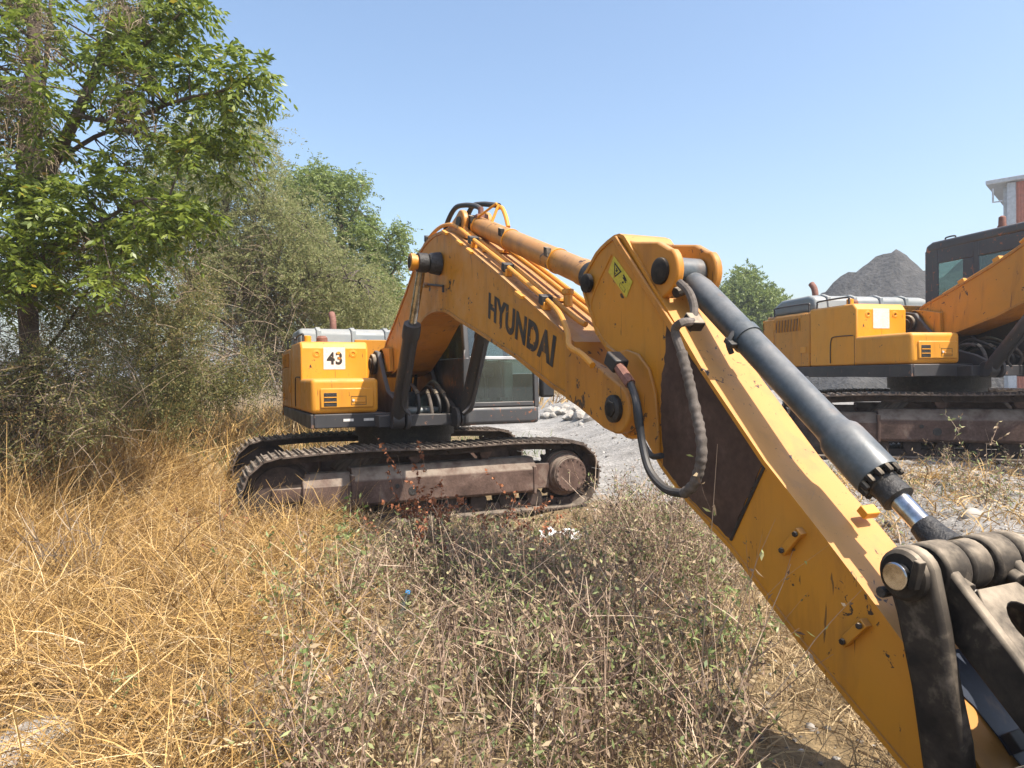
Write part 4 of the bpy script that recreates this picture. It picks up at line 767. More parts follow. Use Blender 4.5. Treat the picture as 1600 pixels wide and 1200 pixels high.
# ------------------------------------------------------------------ vegetation helpers (numpy)
def multi(name, parts, parent=None):
    """parts: list of (V, T, Q, mat) joined into one mesh with several materials"""
    Vs = []; Ts = []; Qs = []; mt = []; mq = []; k = 0; mats = []
    for V, T, Q, m in parts:
        if m not in mats: mats.append(m)
        i = mats.index(m); Vs.append(V)
        if T is not None and len(T): Ts.append(T+k); mt.append(np.full(len(T), i))
        if Q is not None and len(Q): Qs.append(Q+k); mq.append(np.full(len(Q), i))
        k += len(V)
    o = npmesh(name, np.concatenate(Vs), np.concatenate(Ts) if Ts else None, np.concatenate(Qs) if Qs else None, None, parent)
    for m in mats: o.data.materials.append(M[m])
    o.data.polygons.foreach_set('material_index', np.concatenate(mt+mq).astype(np.int32)); return o
def unit(v): return v/np.maximum(np.linalg.norm(v, axis=-1, keepdims=True), 1e-9)
def blades(P, az, el, L, W, curl, lev=4, droop=0.35):
    """curved ribbons: start P, azimuth, elevation, length, width, sideways curl"""
    n = len(P); s = np.linspace(0, 1, lev)
    pts = np.zeros((n, lev, 3)); cur = P.copy(); pts[:, 0] = cur; e = el.copy(); a = az.copy(); st = L/(lev-1)
    for k in range(1, lev):
        d = np.stack([np.cos(a)*np.cos(e), np.sin(a)*np.cos(e), np.sin(e)], -1); cur = cur+d*st[:, None]; pts[:, k] = cur
        e = e-droop*rng.uniform(0.3, 1.7, n)*(1.6/(lev-1)); a = a+curl*rng.normal(0, 1, n)*(1.6/(lev-1))
    tn = unit(pts[:, 1]-pts[:, 0]); rv = unit(rng.normal(0, 1, (n, 3))); sd = unit(np.cross(tn, rv))
    w = (1-0.75*s**1.5)[None, :, None]*W[:, None, None]*0.5
    A = pts+sd[:, None]*w; B = pts-sd[:, None]*w
    V = np.stack([A, B], 2).reshape(n, lev*2, 3); base = (np.arange(n)*lev*2)[:, None]
    Q = np.concatenate([base+np.array([[2*k, 2*k+1, 2*k+3, 2*k+2]]) for k in range(lev-1)], 1).reshape(-1, 4)
    return V.reshape(-1, 3), Q, pts
def diamonds(P, D, L, W, fold=0.0):
    """leaf-shaped quads at P pointing along D"""
    n = len(P); D = unit(D); sd = unit(np.cross(D, unit(rng.normal(0, 1, (n, 3))+np.array([0, 0, 0.6])))); L = np.broadcast_to(L, n)[:, None]; W = np.broadcast_to(W, n)[:, None]
    nn = np.cross(D, sd)
    V = np.stack([P, P+D*L*0.45+sd*W*0.5+nn*W*fold, P+D*L, P+D*L*0.45-sd*W*0.5+nn*W*fold], 1).reshape(-1, 3)
    return V, np.arange(n*4).reshape(-1, 4)
def compound(B, D, L, pairs, ll, lw):
    """pinnate leaves: rachis from B along D, drooping, with leaflets on both sides"""
    n = len(B); D = unit(D); hz = unit(np.cross(D, np.array([0, 0, 1.0])+rng.normal(0, 0.35, (n, 3)))); out = []; dirs = []
    for i in range(pairs):
        u = (i+1.0)/pairs; p = B+D*(L*u)[:, None]+np.array([0, 0, -1.0])*(L*0.35*u*u)[:, None]
        dd = unit(D+np.array([0, 0, -0.7])*u)
        for sg in (-1, 1):
            out.append(p); dirs.append(unit(dd*0.55+hz*sg*0.9+np.array([0, 0, -0.25])+rng.normal(0, 0.13, (n, 3))))
    out.append(p); dirs.append(dd)
    P = np.concatenate(out); Dd = np.concatenate(dirs); sc = rng.uniform(0.75, 1.2, len(P))
    return diamonds(P, Dd, ll*sc, lw*sc, 0.12)
def inpoly(x, y, poly):
    r = np.zeros(len(x), bool); j = len(poly)-1
    for i in range(len(poly)):
        xi, yi = poly[i]; xj, yj = poly[j]
        r ^= ((yi > y) != (yj > y)) & (x < (xj-xi)*(y-yi)/(yj-yi+1e-9)+xi); j = i
    return r
def spread(poly, n, d0, d1):
    """points through a crown's volume: outline as seen, depth from d0 to d1"""
    out = []; xs = [p[0] for p in poly]; ys = [p[1] for p in poly]
    while len(out) < n:
        u = rng.uniform(min(xs), max(xs), n*3); v = rng.uniform(min(ys), max(ys), n*3); k = inpoly(u, v, poly)
        for a, b_ in zip(u[k], v[k]):
            if len(out) < n: out.append(at(a, b_, rng.uniform(d0, d1)))
    return np.array([tuple(p) for p in out])
def limb(mb, pts, r0, r1, n=7, sub=4): mb.tube(pts, lambda u: r0+(r1-r0)*u, n, sub)
def branch_to(mb, src, tgt, r0, r1, sag=0.1):
    src, tgt = Vector(src), Vector(tgt); L = (tgt-src).length; mid = (src+tgt)/2+Vector((random.uniform(-1, 1), random.uniform(-1, 1), random.uniform(0.2, 1.2)))*L*sag
    limb(mb, [src, mid, tgt], r0, r1, 5, 4)
def nearest_on(paths, p):
    best = None
    for path in paths:
        for q in path:
            d = (q-p).length+(0.6*max(0, q.z-p.z))
            if best is None or d < best[0]: best = (d, q)
    return best[1]
def dens(paths, k=8):
    out = []
    for p in paths:
        p = [Vector(q) for q in p]; o = []
        for i in range(len(p)-1):
            for j in range(k): o.append(p[i].lerp(p[i+1], j/k))
        out.append(o+[p[-1]])
    return out
def parts_stuff(o): o['kind'] = 'stuff'; return o

# ------------------------------------------------------------------ the near neem tree on the left
def near_neem():
    D = 7.4; g = at(52, 600, D); base = Vector((g.x, D, gz(g.x, D)))
    root = empty('neem_tree', base); I = Matrix.Translation(-base)
    p1 = [base, at(42, 430, D), at(38, 280, D), at(50, 130, D+0.1), at(55, 0, D+0.2), at(60, -60, D+0.2)]
    p2 = [at(40, 330, D), at(75, 270, D-0.1), at(120, 180, D-0.2), at(152, 105, D-0.2), at(185, 10, D-0.1), at(200, -60, D)]
    p3 = [at(60, 300, D), at(62, 180, D+0.3), at(76, 60, D+0.4), at(82, -60, D+0.5)]
    p4 = [at(120, 180, D-0.2), at(190, 190, D-0.5), at(270, 160, D-0.6), at(345, 142, D-0.7), at(395, 128, D-0.7)]
    p5 = [at(150, 105, D-0.2), at(215, 75, D-0.5), at(262, 40, D-0.6), at(292, 8, D-0.6)]
    p6 = [at(85, 255, D-0.1), at(170, 205, D+0.2), at(250, 215, D+0.1), at(330, 225, D), at(385, 212, D-0.1)]
    p7 = [at(40, 430, D), at(95, 380, D-0.4), at(160, 345, D-0.6), at(230, 310, D-0.7), at(290, 330, D-0.7)]
    tr = MB(); limb(tr, p1, 0.10, 0.05, 12); tr.build('trunk', 'bark', root, X=I)
    br = MB()
    for p, r in ((p2, 0.075), (p3, 0.045), (p4, 0.026), (p5, 0.03), (p6, 0.026), (p7, 0.028)): limb(br, p, r, r*0.3, 8)
    out = [(0, -60), (290, -60), (280, 50), (300, 95), (370, 95), (400, 115), (395, 145), (320, 170), (360, 205), (355, 230), (300, 250), (280, 330), (260, 370), (220, 410), (190, 440), (60, 470), (-200, 460), (-250, 300), (-250, -60)]
    cl = [tuple(p) for p in spread(out, 165, 6.3, 8.8)]
    for (u, v, d) in ((402, 118, 6.6), (390, 140, 6.7), (375, 112, 6.7), (350, 100, 6.7), (355, 140, 6.8), (300, 105, 6.8), (275, 95, 6.8), (320, 155, 6.9), (345, 165, 6.8), (374, 214, 7.2), (360, 226, 7.2), (345, 215, 7.2), (300, 225, 7.2), (345, 268, 7.2), (310, 345, 6.8), (290, 330, 6.8), (305, 330, 6.8), (285, 15, 6.8), (265, 30, 6.9), (250, 60, 6.8), (300, 30, 6.9), (240, 20, 6.9), (220, 110, 6.8), (190, 100, 6.8), (170, 150, 6.9), (200, 160, 6.9), (250, 350, 6.7), (215, 370, 6.7), (240, 330, 6.8), (180, 345, 6.8), (160, 290, 6.7), (190, 280, 6.7), (130, 300, 6.7), (20, 290, 6.8), (25, 330, 6.8), (15, 370, 6.7), (60, 390, 6.7), (100, 370, 6.6), (30, 420, 6.7), (80, 430, 6.6), (130, 400, 6.7), (10, 460, 6.8), (150, 360, 6.7), (200, 400, 6.8), (60, 340, 6.6)):
        cl += [tuple(at(u, v, d))]
    cl = np.array(cl); paths = dens([p1[1:], p2, p3, p4, p5, p6, p7])
    for c in cl: branch_to(br, nearest_on(paths, Vector(c)), c, 0.012, 0.003, 0.16)
    parts_stuff(br.build('branches', 'bark', root, X=I))
    k = 16; C0 = np.repeat(cl, k, 0); n = len(C0); dirs = unit(rng.normal(0, 1, (n, 3))*np.array([1, 1, 0.7])+np.array([0.25, -0.1, 0.05]))
    B = C0+dirs*rng.uniform(0.0, 0.16, (n, 1))
    V, Q = compound(B, dirs, rng.uniform(0.16, 0.30, n), 6, 0.088, 0.030)
    ob = parts_stuff(npmesh('crown', V-np.array(base), None, Q, 'neem', root))
    # tan dry fruit sprays hanging in the crown
    sp = spread([(0, 0), (100, 0), (70, 200), (0, 280)], 34, 6.4, 7.6); sp = np.concatenate([sp, spread([(190, 100), (225, 100), (220, 210), (190, 210)], 12, 6.4, 7.0), spread([(130, 0), (230, 0), (200, 50)], 12, 6.4, 7.2), spread([(40, 250), (260, 230), (240, 400), (60, 420)], 12, 6.5, 7.4)])
    P = np.repeat(sp, 45, 0)+rng.normal(0, 0.07, (len(sp)*45, 3)); n = len(P)
    V, Q, _ = blades(P, rng.uniform(0, 6.28, n), rng.normal(-0.6, 0.6, n), rng.uniform(0.08, 0.2, n), np.full(n, 0.006), np.full(n, 0.4), 3)
    parts_stuff(npmesh('dry_fruit_sprays', V-np.array(base), None, Q, 'twig', root))
    tag(root, 'large neem tree with glossy green leaves hanging over the left edge', 'tree')
near_neem()

# ------------------------------------------------------------------ feathery trees and shrubs
def feather(cl, ntw, tl, nl, ll, lw, droop=0.5):
    n = len(cl)*ntw; P = np.repeat(cl, ntw, 0)+rng.normal(0, 1, (n, 3))*0.30*tl; D = unit(rng.normal(0, 1, (n, 3))+np.array([0, 0, -0.25])); L = rng.uniform(0.5, 1.3, n)*tl
    u = rng.uniform(0, 1, (n, nl)); X = P[:, None]+D[:, None]*(u*L[:, None])[..., None]; X[..., 2] -= droop*(u**2)*L[:, None]
    X = X.reshape(-1, 3)+rng.normal(0, 0.02, (n*nl, 3)); dd = np.repeat(D, nl, 0)+rng.normal(0, 0.6, (n*nl, 3))
    V, Q = diamonds(X, dd, ll*rng.uniform(0.6, 1.3, len(X)), lw)
    tv, tq, _ = blades(P, np.arctan2(D[:, 1], D[:, 0]), np.arcsin(np.clip(D[:, 2], -1, 1)), L, np.full(n, lw*0.7), np.full(n, 0.2), 3, droop)
    return V, Q, tv, tq
def feather_tree(name, label, cat, gu, D, limbs, poly, ncl, d0, d1, mat, ntw, tl, nl, ll, lw, bark='bark_dark', bare=None, bare_n=0, rad=0.13, group=None, tw=True):
    g = at(gu, 600, D); base = Vector((g.x, D, gz(g.x, D))); root = empty(name, base); I = Matrix.Translation(-base); nb = np.array(base)
    paths = [[base]+[at(*p) for p in limbs[0]]]+[[at(*p) for p in l] for l in limbs[1:]]
    tr = MB(); limb(tr, paths[0], rad, rad*0.35, 10); tr.build('trunk', bark, root, X=I)
    br = MB()
    for p in paths[1:]: limb(br, p, rad*0.55, rad*0.12, 7)
    cl = spread(poly, ncl, d0, d1); dp = dens(paths)
    for c in cl: branch_to(br, nearest_on(dp, Vector(c)), c, rad*0.12, rad*0.03, 0.15)
    parts_stuff(br.build('branches', bark, root, X=I))
    V, Q, tv, tq = feather(cl, ntw, tl, nl, ll, lw); parts = [(V-nb, None, Q, mat)]
    if tw: parts.append((tv-nb, None, tq, 'twig'))
    parts_stuff(multi('crown', parts, root))
    if bare:
        c2 = spread(bare, bare_n, d0, d1); n = len(c2)
        V, Q, _ = blades(c2, rng.uniform(0, 6.28, n), rng.normal(0.1, 0.6, n), rng.uniform(0.4, 1.5, n)*tl*2.2, np.full(n, lw*0.6), np.full(n, 0.7), 7, 0.5)
        parts_stuff(npmesh('bare_twigs', V-nb, None, Q, 'twig', root))
    tag(root, label, cat, group); return root
feather_tree('acacia_tree', 'grey-green feathery acacia with dark crooked limbs behind the numbered excavator', 'tree', 262, 14.5,
    [[(270, 560, 14.5), (285, 480, 14.4), (320, 400, 14.3), (350, 330, 14.2), (365, 250, 14.3)],
     [(285, 490, 14.4), (330, 480, 14.2), (390, 460, 14.0), (440, 445, 13.9), (500, 430, 13.7), (560, 440, 13.6)], [(290, 490, 14.4), (340, 500, 14.3), (400, 510, 14.2), (450, 530, 14.1)],
     [(300, 440, 14.4), (260, 390, 14.6), (210, 340, 14.8)], [(345, 340, 14.2), (420, 330, 14.0), (490, 370, 13.8)], [(280, 520, 14.5), (220, 470, 14.8), (160, 430, 15.0)]],
    [(210, 300), (260, 210), (330, 178), (400, 190), (432, 245), (440, 290), (480, 320), (520, 370), (570, 400), (610, 450), (622, 500), (600, 512), (545, 500), (520, 515), (470, 545), (420, 580), (395, 520), (350, 470), (310, 400), (200, 400)],
    270, 12.9, 15.8, 'feather', 18, 0.62, 34, 0.070, 0.019, bare=[(300, 400), (420, 370), (480, 450), (470, 560), (400, 600), (300, 560)], bare_n=2000, rad=0.15, tw=False)
def bg_neem():
    D = 21.0; g = at(545, 600, D); base = Vector((g.x, D, gz(g.x, D))); root = empty('neem_tree', base); I = Matrix.Translation(-base); nb = np.array(base)
    paths = [[base, at(540, 500, D), at(535, 420, D), at(530, 330, D), at(525, 290, D)], [at(540, 480, D), at(580, 420, D), at(610, 380, D)], [at(536, 430, D), at(490, 360, D), at(460, 300, D)], [at(533, 380, D), at(560, 320, D), at(566, 290, D)], [at(540, 470, D), at(600, 440, D), at(632, 400, D)]]
    tr = MB(); limb(tr, paths[0], 0.2, 0.05, 9); tr.build('trunk', 'bark', root, X=I); br = MB()
    for p in paths[1:]: limb(br, p, 0.08, 0.02, 6)
    poly = [(432, 262), (460, 272), (500, 266), (535, 270), (552, 268), (568, 280), (568, 300), (560, 320), (572, 340), (600, 345), (622, 352), (640, 385), (620, 400), (632, 430), (640, 455), (610, 520), (480, 500), (455, 380), (440, 300)]
    cl = spread(poly, 250, 19.5, 22.5); dp = dens(paths)
    for c in cl: branch_to(br, nearest_on(dp, Vector(c)), c, 0.03, 0.008, 0.12)
    parts_stuff(br.build('branches', 'bark', root, X=I))
    k = 32; C0 = np.repeat(cl, k, 0); n = len(C0); dirs = unit(rng.normal(0, 1, (n, 3))+np.array([0.9, 0, 0.1])); B = C0+rng.normal(0, 0.17, (n, 3))
    V, Q = compound(B, dirs, rng.uniform(0.16, 0.28, n), 4, 0.095, 0.036)
    parts_stuff(npmesh('crown', V-nb, None, Q, 'neem_far', root)); tag(root, 'green neem tree rising behind the feathery acacia', 'tree')
bg_neem()
grp = 'tangled shrubs along the left bank'
feather_tree('thorn_shrub', 'dark tangled thorn shrub under the big neem at the left edge', 'shrub', 70, 8.6, [[(60, 560, 8.6), (40, 480, 8.6), (30, 420, 8.6)], [(60, 560, 8.6), (110, 500, 8.5), (150, 430, 8.4)]],
    [(-120, 380), (60, 350), (150, 370), (190, 450), (190, 560), (180, 660), (60, 710), (-120, 720)], 110, 6.9, 9.6, 'thicket', 18, 0.30, 26, 0.036, 0.012, bare=[(-60, 380), (190, 400), (220, 640), (100, 700), (-60, 700)], bare_n=700, rad=0.05, group=grp, tw=False)
feather_tree('thorn_shrub', 'olive thorn shrub between the big neem and the acacia trunk', 'shrub', 230, 10.2, [[(235, 560, 10.2), (240, 480, 10.2), (230, 420, 10.2)], [(235, 560, 10.2), (280, 500, 10.1), (300, 450, 10.0)]],
    [(140, 400), (220, 350), (310, 380), (330, 470), (310, 600), (290, 670), (150, 690), (110, 580)], 140, 8.8, 11.2, 'thicket', 18, 0.36, 28, 0.042, 0.014, bare=[(130, 400), (320, 400), (330, 600), (180, 660)], bare_n=600, rad=0.05, group=grp, tw=False)
feather_tree('thorn_shrub', 'low sprawling thorn shrub on the dry bank below the acacia', 'shrub', 300, 11.5, [[(300, 600, 11.5), (310, 570, 11.5)], [(300, 600, 11.5), (350, 580, 11.4), (390, 560, 11.3)]],
    [(180, 600), (260, 560), (340, 570), (420, 545), (440, 570), (380, 610), (280, 640), (170, 650)], 85, 10.4, 12.4, 'thicket', 16, 0.34, 26, 0.046, 0.016, bare=[(190, 570), (440, 540), (430, 620), (180, 660)], bare_n=400, rad=0.04, group=grp, tw=False)
feather_tree('thorn_shrub', 'dry thorn shrub with brown twigs in the straw at the far left', 'shrub', 40, 7.4, [[(45, 650, 7.4), (60, 600, 7.4)], [(45, 650, 7.4), (110, 610, 7.3)]],
    [(-150, 560), (20, 540), (120, 560), (200, 600), (180, 660), (120, 700), (20, 720), (-150, 730)], 80, 6.6, 8.0, 'thicket', 12, 0.28, 22, 0.034, 0.012, bare=[(-100, 560), (150, 560), (220, 640), (180, 740), (-100, 760)], bare_n=380, rad=0.035, group=grp)
feather_tree('thorn_tree', 'shaded thorn tree right behind the fuel tank with the number 43', 'tree', 470, 16.5, [[(465, 560, 16.5), (470, 520, 16.5), (480, 480, 16.5)], [(468, 530, 16.5), (530, 500, 16.4), (590, 490, 16.3)]],
    [(400, 470), (470, 440), (560, 430), (625, 470), (625, 560), (560, 590), (440, 600), (395, 560)], 110, 15.6, 17.4, 'thicket', 16, 0.5, 20, 0.06, 0.02, rad=0.10, tw=False)
feather_tree('thorn_tree', 'rounded grey-green tree standing alone beyond the gravel yard', 'tree', 1172, 42.0, [[(1172, 540, 42), (1172, 500, 42), (1168, 450, 42)], [(1170, 520, 42), (1200, 470, 42)], [(1171, 520, 42), (1145, 470, 42)]],
    [(1128, 450), (1140, 425), (1160, 415), (1185, 425), (1205, 450), (1226, 470), (1225, 500), (1210, 540), (1140, 540), (1120, 490)], 170, 40, 44.5, 'neem_far', 16, 0.75, 20, 0.17, 0.07, rad=0.25, tw=False)

def on_ground(u, v, lift=0.0):
    d = ray(u, v); t_ = 1.0
    for _ in range(60):
        p = Vector((0, 0, CAM_H))+d*t_; t_ += (p.z-gz(p.x, p.y))/max(-d.z, 0.02)*0.7
    p = Vector((0, 0, CAM_H))+d*t_; p.z = gz(p.x, p.y)+lift; return p
# ------------------------------------------------------------------ dry grass
def scatter(n, x0, x1, y0, y1, dens_f):
    x = rng.uniform(x0, x1, n); y = rng.uniform(y0, y1, n); k = rng.uniform(0, 1, n) < dens_f(x, y); x, y = x[k], y[k]
    return np.stack([x, y, ground_z(x, y)], -1)
def lump(x, y, s=1.0): return 0.5+0.5*np.sin(1.9*s*x+2.3*np.sin(1.1*s*y))*np.sin(1.7*s*y+1.3*np.sin(1.6*s*x))
def under_machine(x, y):   # the crawlers of the two excavators
    r = np.zeros(len(x), bool)
    for (cx, cy, a, hw) in ((EX, EY, EYAW, 1.55), (6.9, 11.25, -0.34, 1.65)):
        u = (x-cx)*math.cos(a)+(y-cy)*math.sin(a); v = -(x-cx)*math.sin(a)+(y-cy)*math.cos(a); r |= (np.abs(u) < 2.15) & (np.abs(v) < hw)
    return r
def stone_gap(x, y):
    q = on_ground(40, 1165); return np.where(np.hypot(x-q.x, (y-q.y+0.15)*0.8) < 0.36, 0.12, 1.0)
def edge(y): return -1.15-0.16*(y-3)           # where straw gives way to the weeds
def d_straw(x, y): return np.where(under_machine(x, y), 0.0, np.clip((edge(y)+0.5-x)/0.9, 0.0, 1))*(0.25+0.75*lump(x, y, 1.6))*stone_gap(x, y)
def d_thin(x, y): return np.where(under_machine(x, y), 0.02, 0.7*lump(x, y, 2.3)+0.05)*np.where(x > edge(y)-0.3, 1, 0)*np.clip((3.4-x)/1.2, 0.12, 1)
def grass(name, label, cat, P, L, W, el, mat, droop=0.45, lift=0.06, lev=4):
    n = len(P); P = P.copy(); P[:, 2] += rng.uniform(-0.02, lift, n)
    V, Q, _ = blades(P, rng.uniform(0, 6.283, n), np.clip(rng.normal(el, 0.40, n), -0.05, 1.5), L*rng.uniform(0.35, 1.45, n), W*np.clip(rng.lognormal(-0.1, 0.4, n), 0.4, 2.2), np.where(rng.uniform(0, 1, n) < 0.25, 0.8, 0.14), lev, droop); return (V, None, Q, mat)
gp = []
P = scatter(165000, -7.0, 0.2, 2.3, 9.5, d_straw); gp.append(grass('', '', '', P, 0.36, 0.0050, 0.42, 'straw', 0.32, 0.24))
P = scatter(22000, -7.0, 0.2, 2.3, 9.5, d_straw); gp.append(grass('', '', '', P, 0.62, 0.0058, 0.75, 'straw', 0.34, 0.06))
P = scatter(60000, -22, -2.2, 9.0, 30, lambda x, y: np.where(under_machine(x, y), 0, 0.35+0.65*lump(x, y))*np.clip(16/y, 0.3, 1)); gp.append(grass('', '', '', P, 0.55, 0.016, 0.95, 'straw', 0.4, 0.02, 3))
P = scatter(16000, -9.5, -3.4, 5.6, 9.6, lambda x, y: np.where(under_machine(x, y), 0, np.clip((-x-3.6)/1.2, 0, 1))*(0.2+0.8*lump(x, y, 1.3))); gp.append(grass('', '', '', P, 0.85, 0.0075, 1.0, 'straw', 0.28, 0.04))
o = multi('dry_grass', gp); tag(o, 'golden dry grass covering the left bank and foreground', 'grass', kind='stuff')
gp = []
P = scatter(60000, -1.6, 3.4, 2.2, 8.0, d_thin); gp.append(grass('', '', '', P, 0.26, 0.0055, 0.7, 'straw2', 0.6, 0.05))
P = scatter(14000, 2.6, 9.0, 4.5, 9.2, lambda x, y: 0.25+0.75*lump(x, y, 1.3)); gp.append(grass('', '', '', P, 0.22, 0.008, 0.7, 'straw', 0.6, 0.03))
P = scatter(7000, 2.6, 9.0, 4.5, 9.2, lambda x, y: np.clip(lump(x, y, 0.9)-0.35, 0, 1)); gp.append(grass('', '', '', P, 0.17, 0.008, 0.9, 'greengrass', 0.5, 0.02))
P = scatter(9000, -5, 3.0, 9.5, 20, lambda x, y: np.where(under_machine(x, y), 0.5, 0.6)*np.clip((1.2-x)/2.5, 0, 1)); gp.append(grass('', '', '', P, 0.22, 0.012, 0.9, 'greengrass', 0.5, 0.02, 3))
P = scatter(26000, -6, 30, 30, 70, lambda x, y: np.clip((lump(x, y, 0.15)-0.2), 0, 1)*np.where(x < 0.12*y+1.5, 1, 0.0)); gp.append(grass('', '', '', P, 0.75, 0.05, 1.1, 'straw', 0.3, 0.0, 3))
o = multi('short_grass', gp); tag(o, 'short dull grass and straw between weeds, gravel and machines', 'grass', kind='stuff')

# ------------------------------------------------------------------ weeds
def weed_geo(P, H, nst, nl, ll, lw, spreadang=0.55, leafmat='weedleaf', stemmat='weedstem', sw=0.005, twigs=3):
    n = len(P); B = np.repeat(P, nst, 0); m = len(B); Hh = np.repeat(H, nst)*rng.uniform(0.6, 1.15, m)
    V, Q, pts = blades(B+rng.normal(0, 0.02, (m, 3))*np.array([1, 1, 0]), rng.uniform(0, 6.283, m), np.clip(rng.normal(1.25, spreadang*0.5, m), 0.4, 1.57), Hh, np.full(m, sw)*rng.uniform(0.7, 1.4, m), np.full(m, 0.5), 6, 0.12)
    out = [(V, None, Q, stemmat)]
    # side twigs
    k = twigs; i = rng.integers(1, 5, (m, k)); Bt = pts[np.arange(m)[:, None], i].reshape(-1, 3); nt_ = len(Bt)
    V2, Q2, pt = blades(Bt, rng.uniform(0, 6.283, nt_), rng.normal(0.75, 0.35, nt_), np.repeat(Hh, k)*rng.uniform(0.2, 0.5, nt_), np.full(nt_, sw*0.6), np.full(nt_, 0.5), 4, 0.1); out.append((V2, None, Q2, stemmat))
    # leaves on both
    if nl:
        s = rng.integers(0, 3, (nt_, nl)); u = rng.uniform(0, 1, (nt_, nl, 1)); a = pt[np.arange(nt_)[:, None], s]; b_ = pt[np.arange(nt_)[:, None], s+1]; X = (a+(b_-a)*u).reshape(-1, 3)
        D = rng.normal(0, 1, (len(X), 3))+np.array([0, 0, -0.1]); V3, Q3 = diamonds(X, D, ll*rng.uniform(0.5, 1.4, len(X)), lw*rng.uniform(0.6, 1.3, len(X)), 0.25); out.append((V3, None, Q3, leafmat))
    return out
def clearing(x, y):
    r = np.ones(len(x))
    for u, v in ((875, 848), (622, 985)):
        q = on_ground(u, v); r = np.where((np.abs(x-q.x+0.12*(q.y-y)) < 0.28) & (y > q.y-1.5) & (y < q.y+0.2), 0.05, r)
    return r
def d_weed(x, y): return clearing(x, y)*np.where(under_machine(x, y), 0, np.clip((x-edge(y)+0.15)/0.9, 0, 1))*np.clip((1.05+0.28*np.maximum(y-3, 0)-x)/0.6, 0.06, 1)*np.clip(0.02+1.2*lump(x, y, 2.2)**1.7, 0, 1)*np.where(y > 6.9, 0.5, 1)
P = scatter(3000, -2.2, 3.0, 2.5, 8.1, d_weed); parts = weed_geo(P, np.minimum(rng.uniform(0.38, 0.95, len(P)), np.where(P[:, 0] > 0.15*P[:, 1]-0.1, 0.85, np.clip(1.76-0.215*P[:, 1], 0.20, 0.85))*rng.uniform(0.7, 1.2, len(P))), 5, 4, 0.036, 0.014, sw=0.0072, twigs=5)
P = scatter(500, -6, 0, 2.6, 9, lambda x, y: 0.2*lump(x, y, 0.8)); parts += weed_geo(P, rng.uniform(0.25, 0.5, len(P)), 2, 3, 0.03, 0.013)
P = scatter(260, 3.2, 8.5, 5.5, 9.5, lambda x, y: 0.35+0*x); parts += weed_geo(P, rng.uniform(0.15, 0.4, len(P)), 3, 5, 0.035, 0.015)
P = scatter(110, -2.0, 1.9, 2.6, 7.6, lambda x, y: np.where(x > edge(y)-0.2, 0.6, 0.05)); parts += weed_geo(P, np.minimum(rng.uniform(0.3, 0.75, len(P)), np.clip(1.80-0.215*P[:, 1], 0.25, 0.8)), 3, 6, 0.042, 0.017, leafmat='greenleaf', sw=0.0065, twigs=4)
o = multi('weed_cover', parts); tag(o, 'knee-high half-dry weeds with small pale green leaves in the foreground', 'weeds', kind='stuff')
def plant(name, label, cat, u, v, D, H, nst, nl, ll, lw, leafmat='weedleaf', stemmat='weedstem', sw=0.006, twigs=4, spread_=0.5, n=1, rad=0.1, group=None):
    g = at(u, v, D); z = gz(g.x, g.y); base = Vector((g.x, g.y, z)); root = empty(name, base)
    P = np.array([[random.uniform(-rad, rad), random.uniform(-rad, rad), 0] for _ in range(n)]); P[:, 2] -= 0.02
    pr = weed_geo(P, np.full(n, H), nst, nl, ll, lw, spread_, leafmat, stemmat, sw, twigs)
    st = [p for p in pr if p[3] == stemmat]; lf = [p for p in pr if p[3] != stemmat]
    parts_stuff(multi('stems', st, root))
    if lf: parts_stuff(multi('leaves', lf, root))
    tag(root, label, cat, group); return root
plant('dock_plant', 'rust-brown dead weed with seed heads standing in front of the near crawler', 'plant', 725, 820, 6.3, 0.98, 4, 24, 0.038, 0.028, 'dryflower', 'weedstem', 0.007, 4, 0.85, 4, 0.5)
plant('dock_plant', 'rust-brown dead weed beside the drive hub of the near crawler', 'plant', 850, 815, 6.2, 0.66, 4, 18, 0.036, 0.026, 'dryflower', 'weedstem', 0.006, 3, 0.85, 2, 0.25)
plant('tall_weed', 'tall thin weed with curled tips in front of the brown plate', 'plant', 1068, 1100, 3.05, 1.32, 5, 5, 0.035, 0.014, sw=0.006, twigs=4, spread_=0.30)
plant('tall_weed', 'branching brown weed left of the tall thin one below the arm', 'plant', 985, 1040, 3.9, 0.95, 6, 6, 0.038, 0.016, sw=0.007, twigs=5, spread_=0.5)
plant('tall_weed', 'woody weed leaning against the underside of the yellow arm', 'plant', 1150, 1080, 3.5, 0.72, 6, 5, 0.036, 0.015, sw=0.008, twigs=5, spread_=0.6)
plant('tall_weed', 'tall leafy weed reaching over the crawler of the right excavator', 'plant', 1540, 770, 6.2, 0.85, 6, 9, 0.045, 0.020, sw=0.007, twigs=5, spread_=0.45)
plant('tall_weed', 'thin bare weed just right of the grey ram in front of the right crawler', 'plant', 1400, 760, 6.8, 0.72, 6, 5, 0.035, 0.016, sw=0.006, twigs=3, spread_=0.5)
plant('seedling', 'fresh green seedling in the dark gap at the bottom centre', 'plant', 1020, 1110, 3.7, 0.30, 6, 7, 0.045, 0.022, 'greenleaf', 'weedstem', 0.005, 3, 0.5)
plant('seedling', 'small fresh green plant at the bottom edge right of the bottle', 'plant', 850, 1190, 3.15, 0.20, 5, 6, 0.035, 0.018, 'greenleaf', 'weedstem', 0.004, 3, 0.5)
plant('forb', 'grey-green narrow-leaved forb in the straw at the bottom left', 'plant', 222, 1150, 3.4, 0.34, 3, 7, 0.060, 0.013, 'greenleaf', 'weedstem', 0.005, 3, 0.3)
plant('dry_shrub', 'bare grey dead shrub in the straw under the left shrubs', 'plant', 120, 900, 5.4, 0.85, 12, 0, 0.03, 0.01, stemmat='twig', sw=0.014, twigs=6, spread_=0.9)
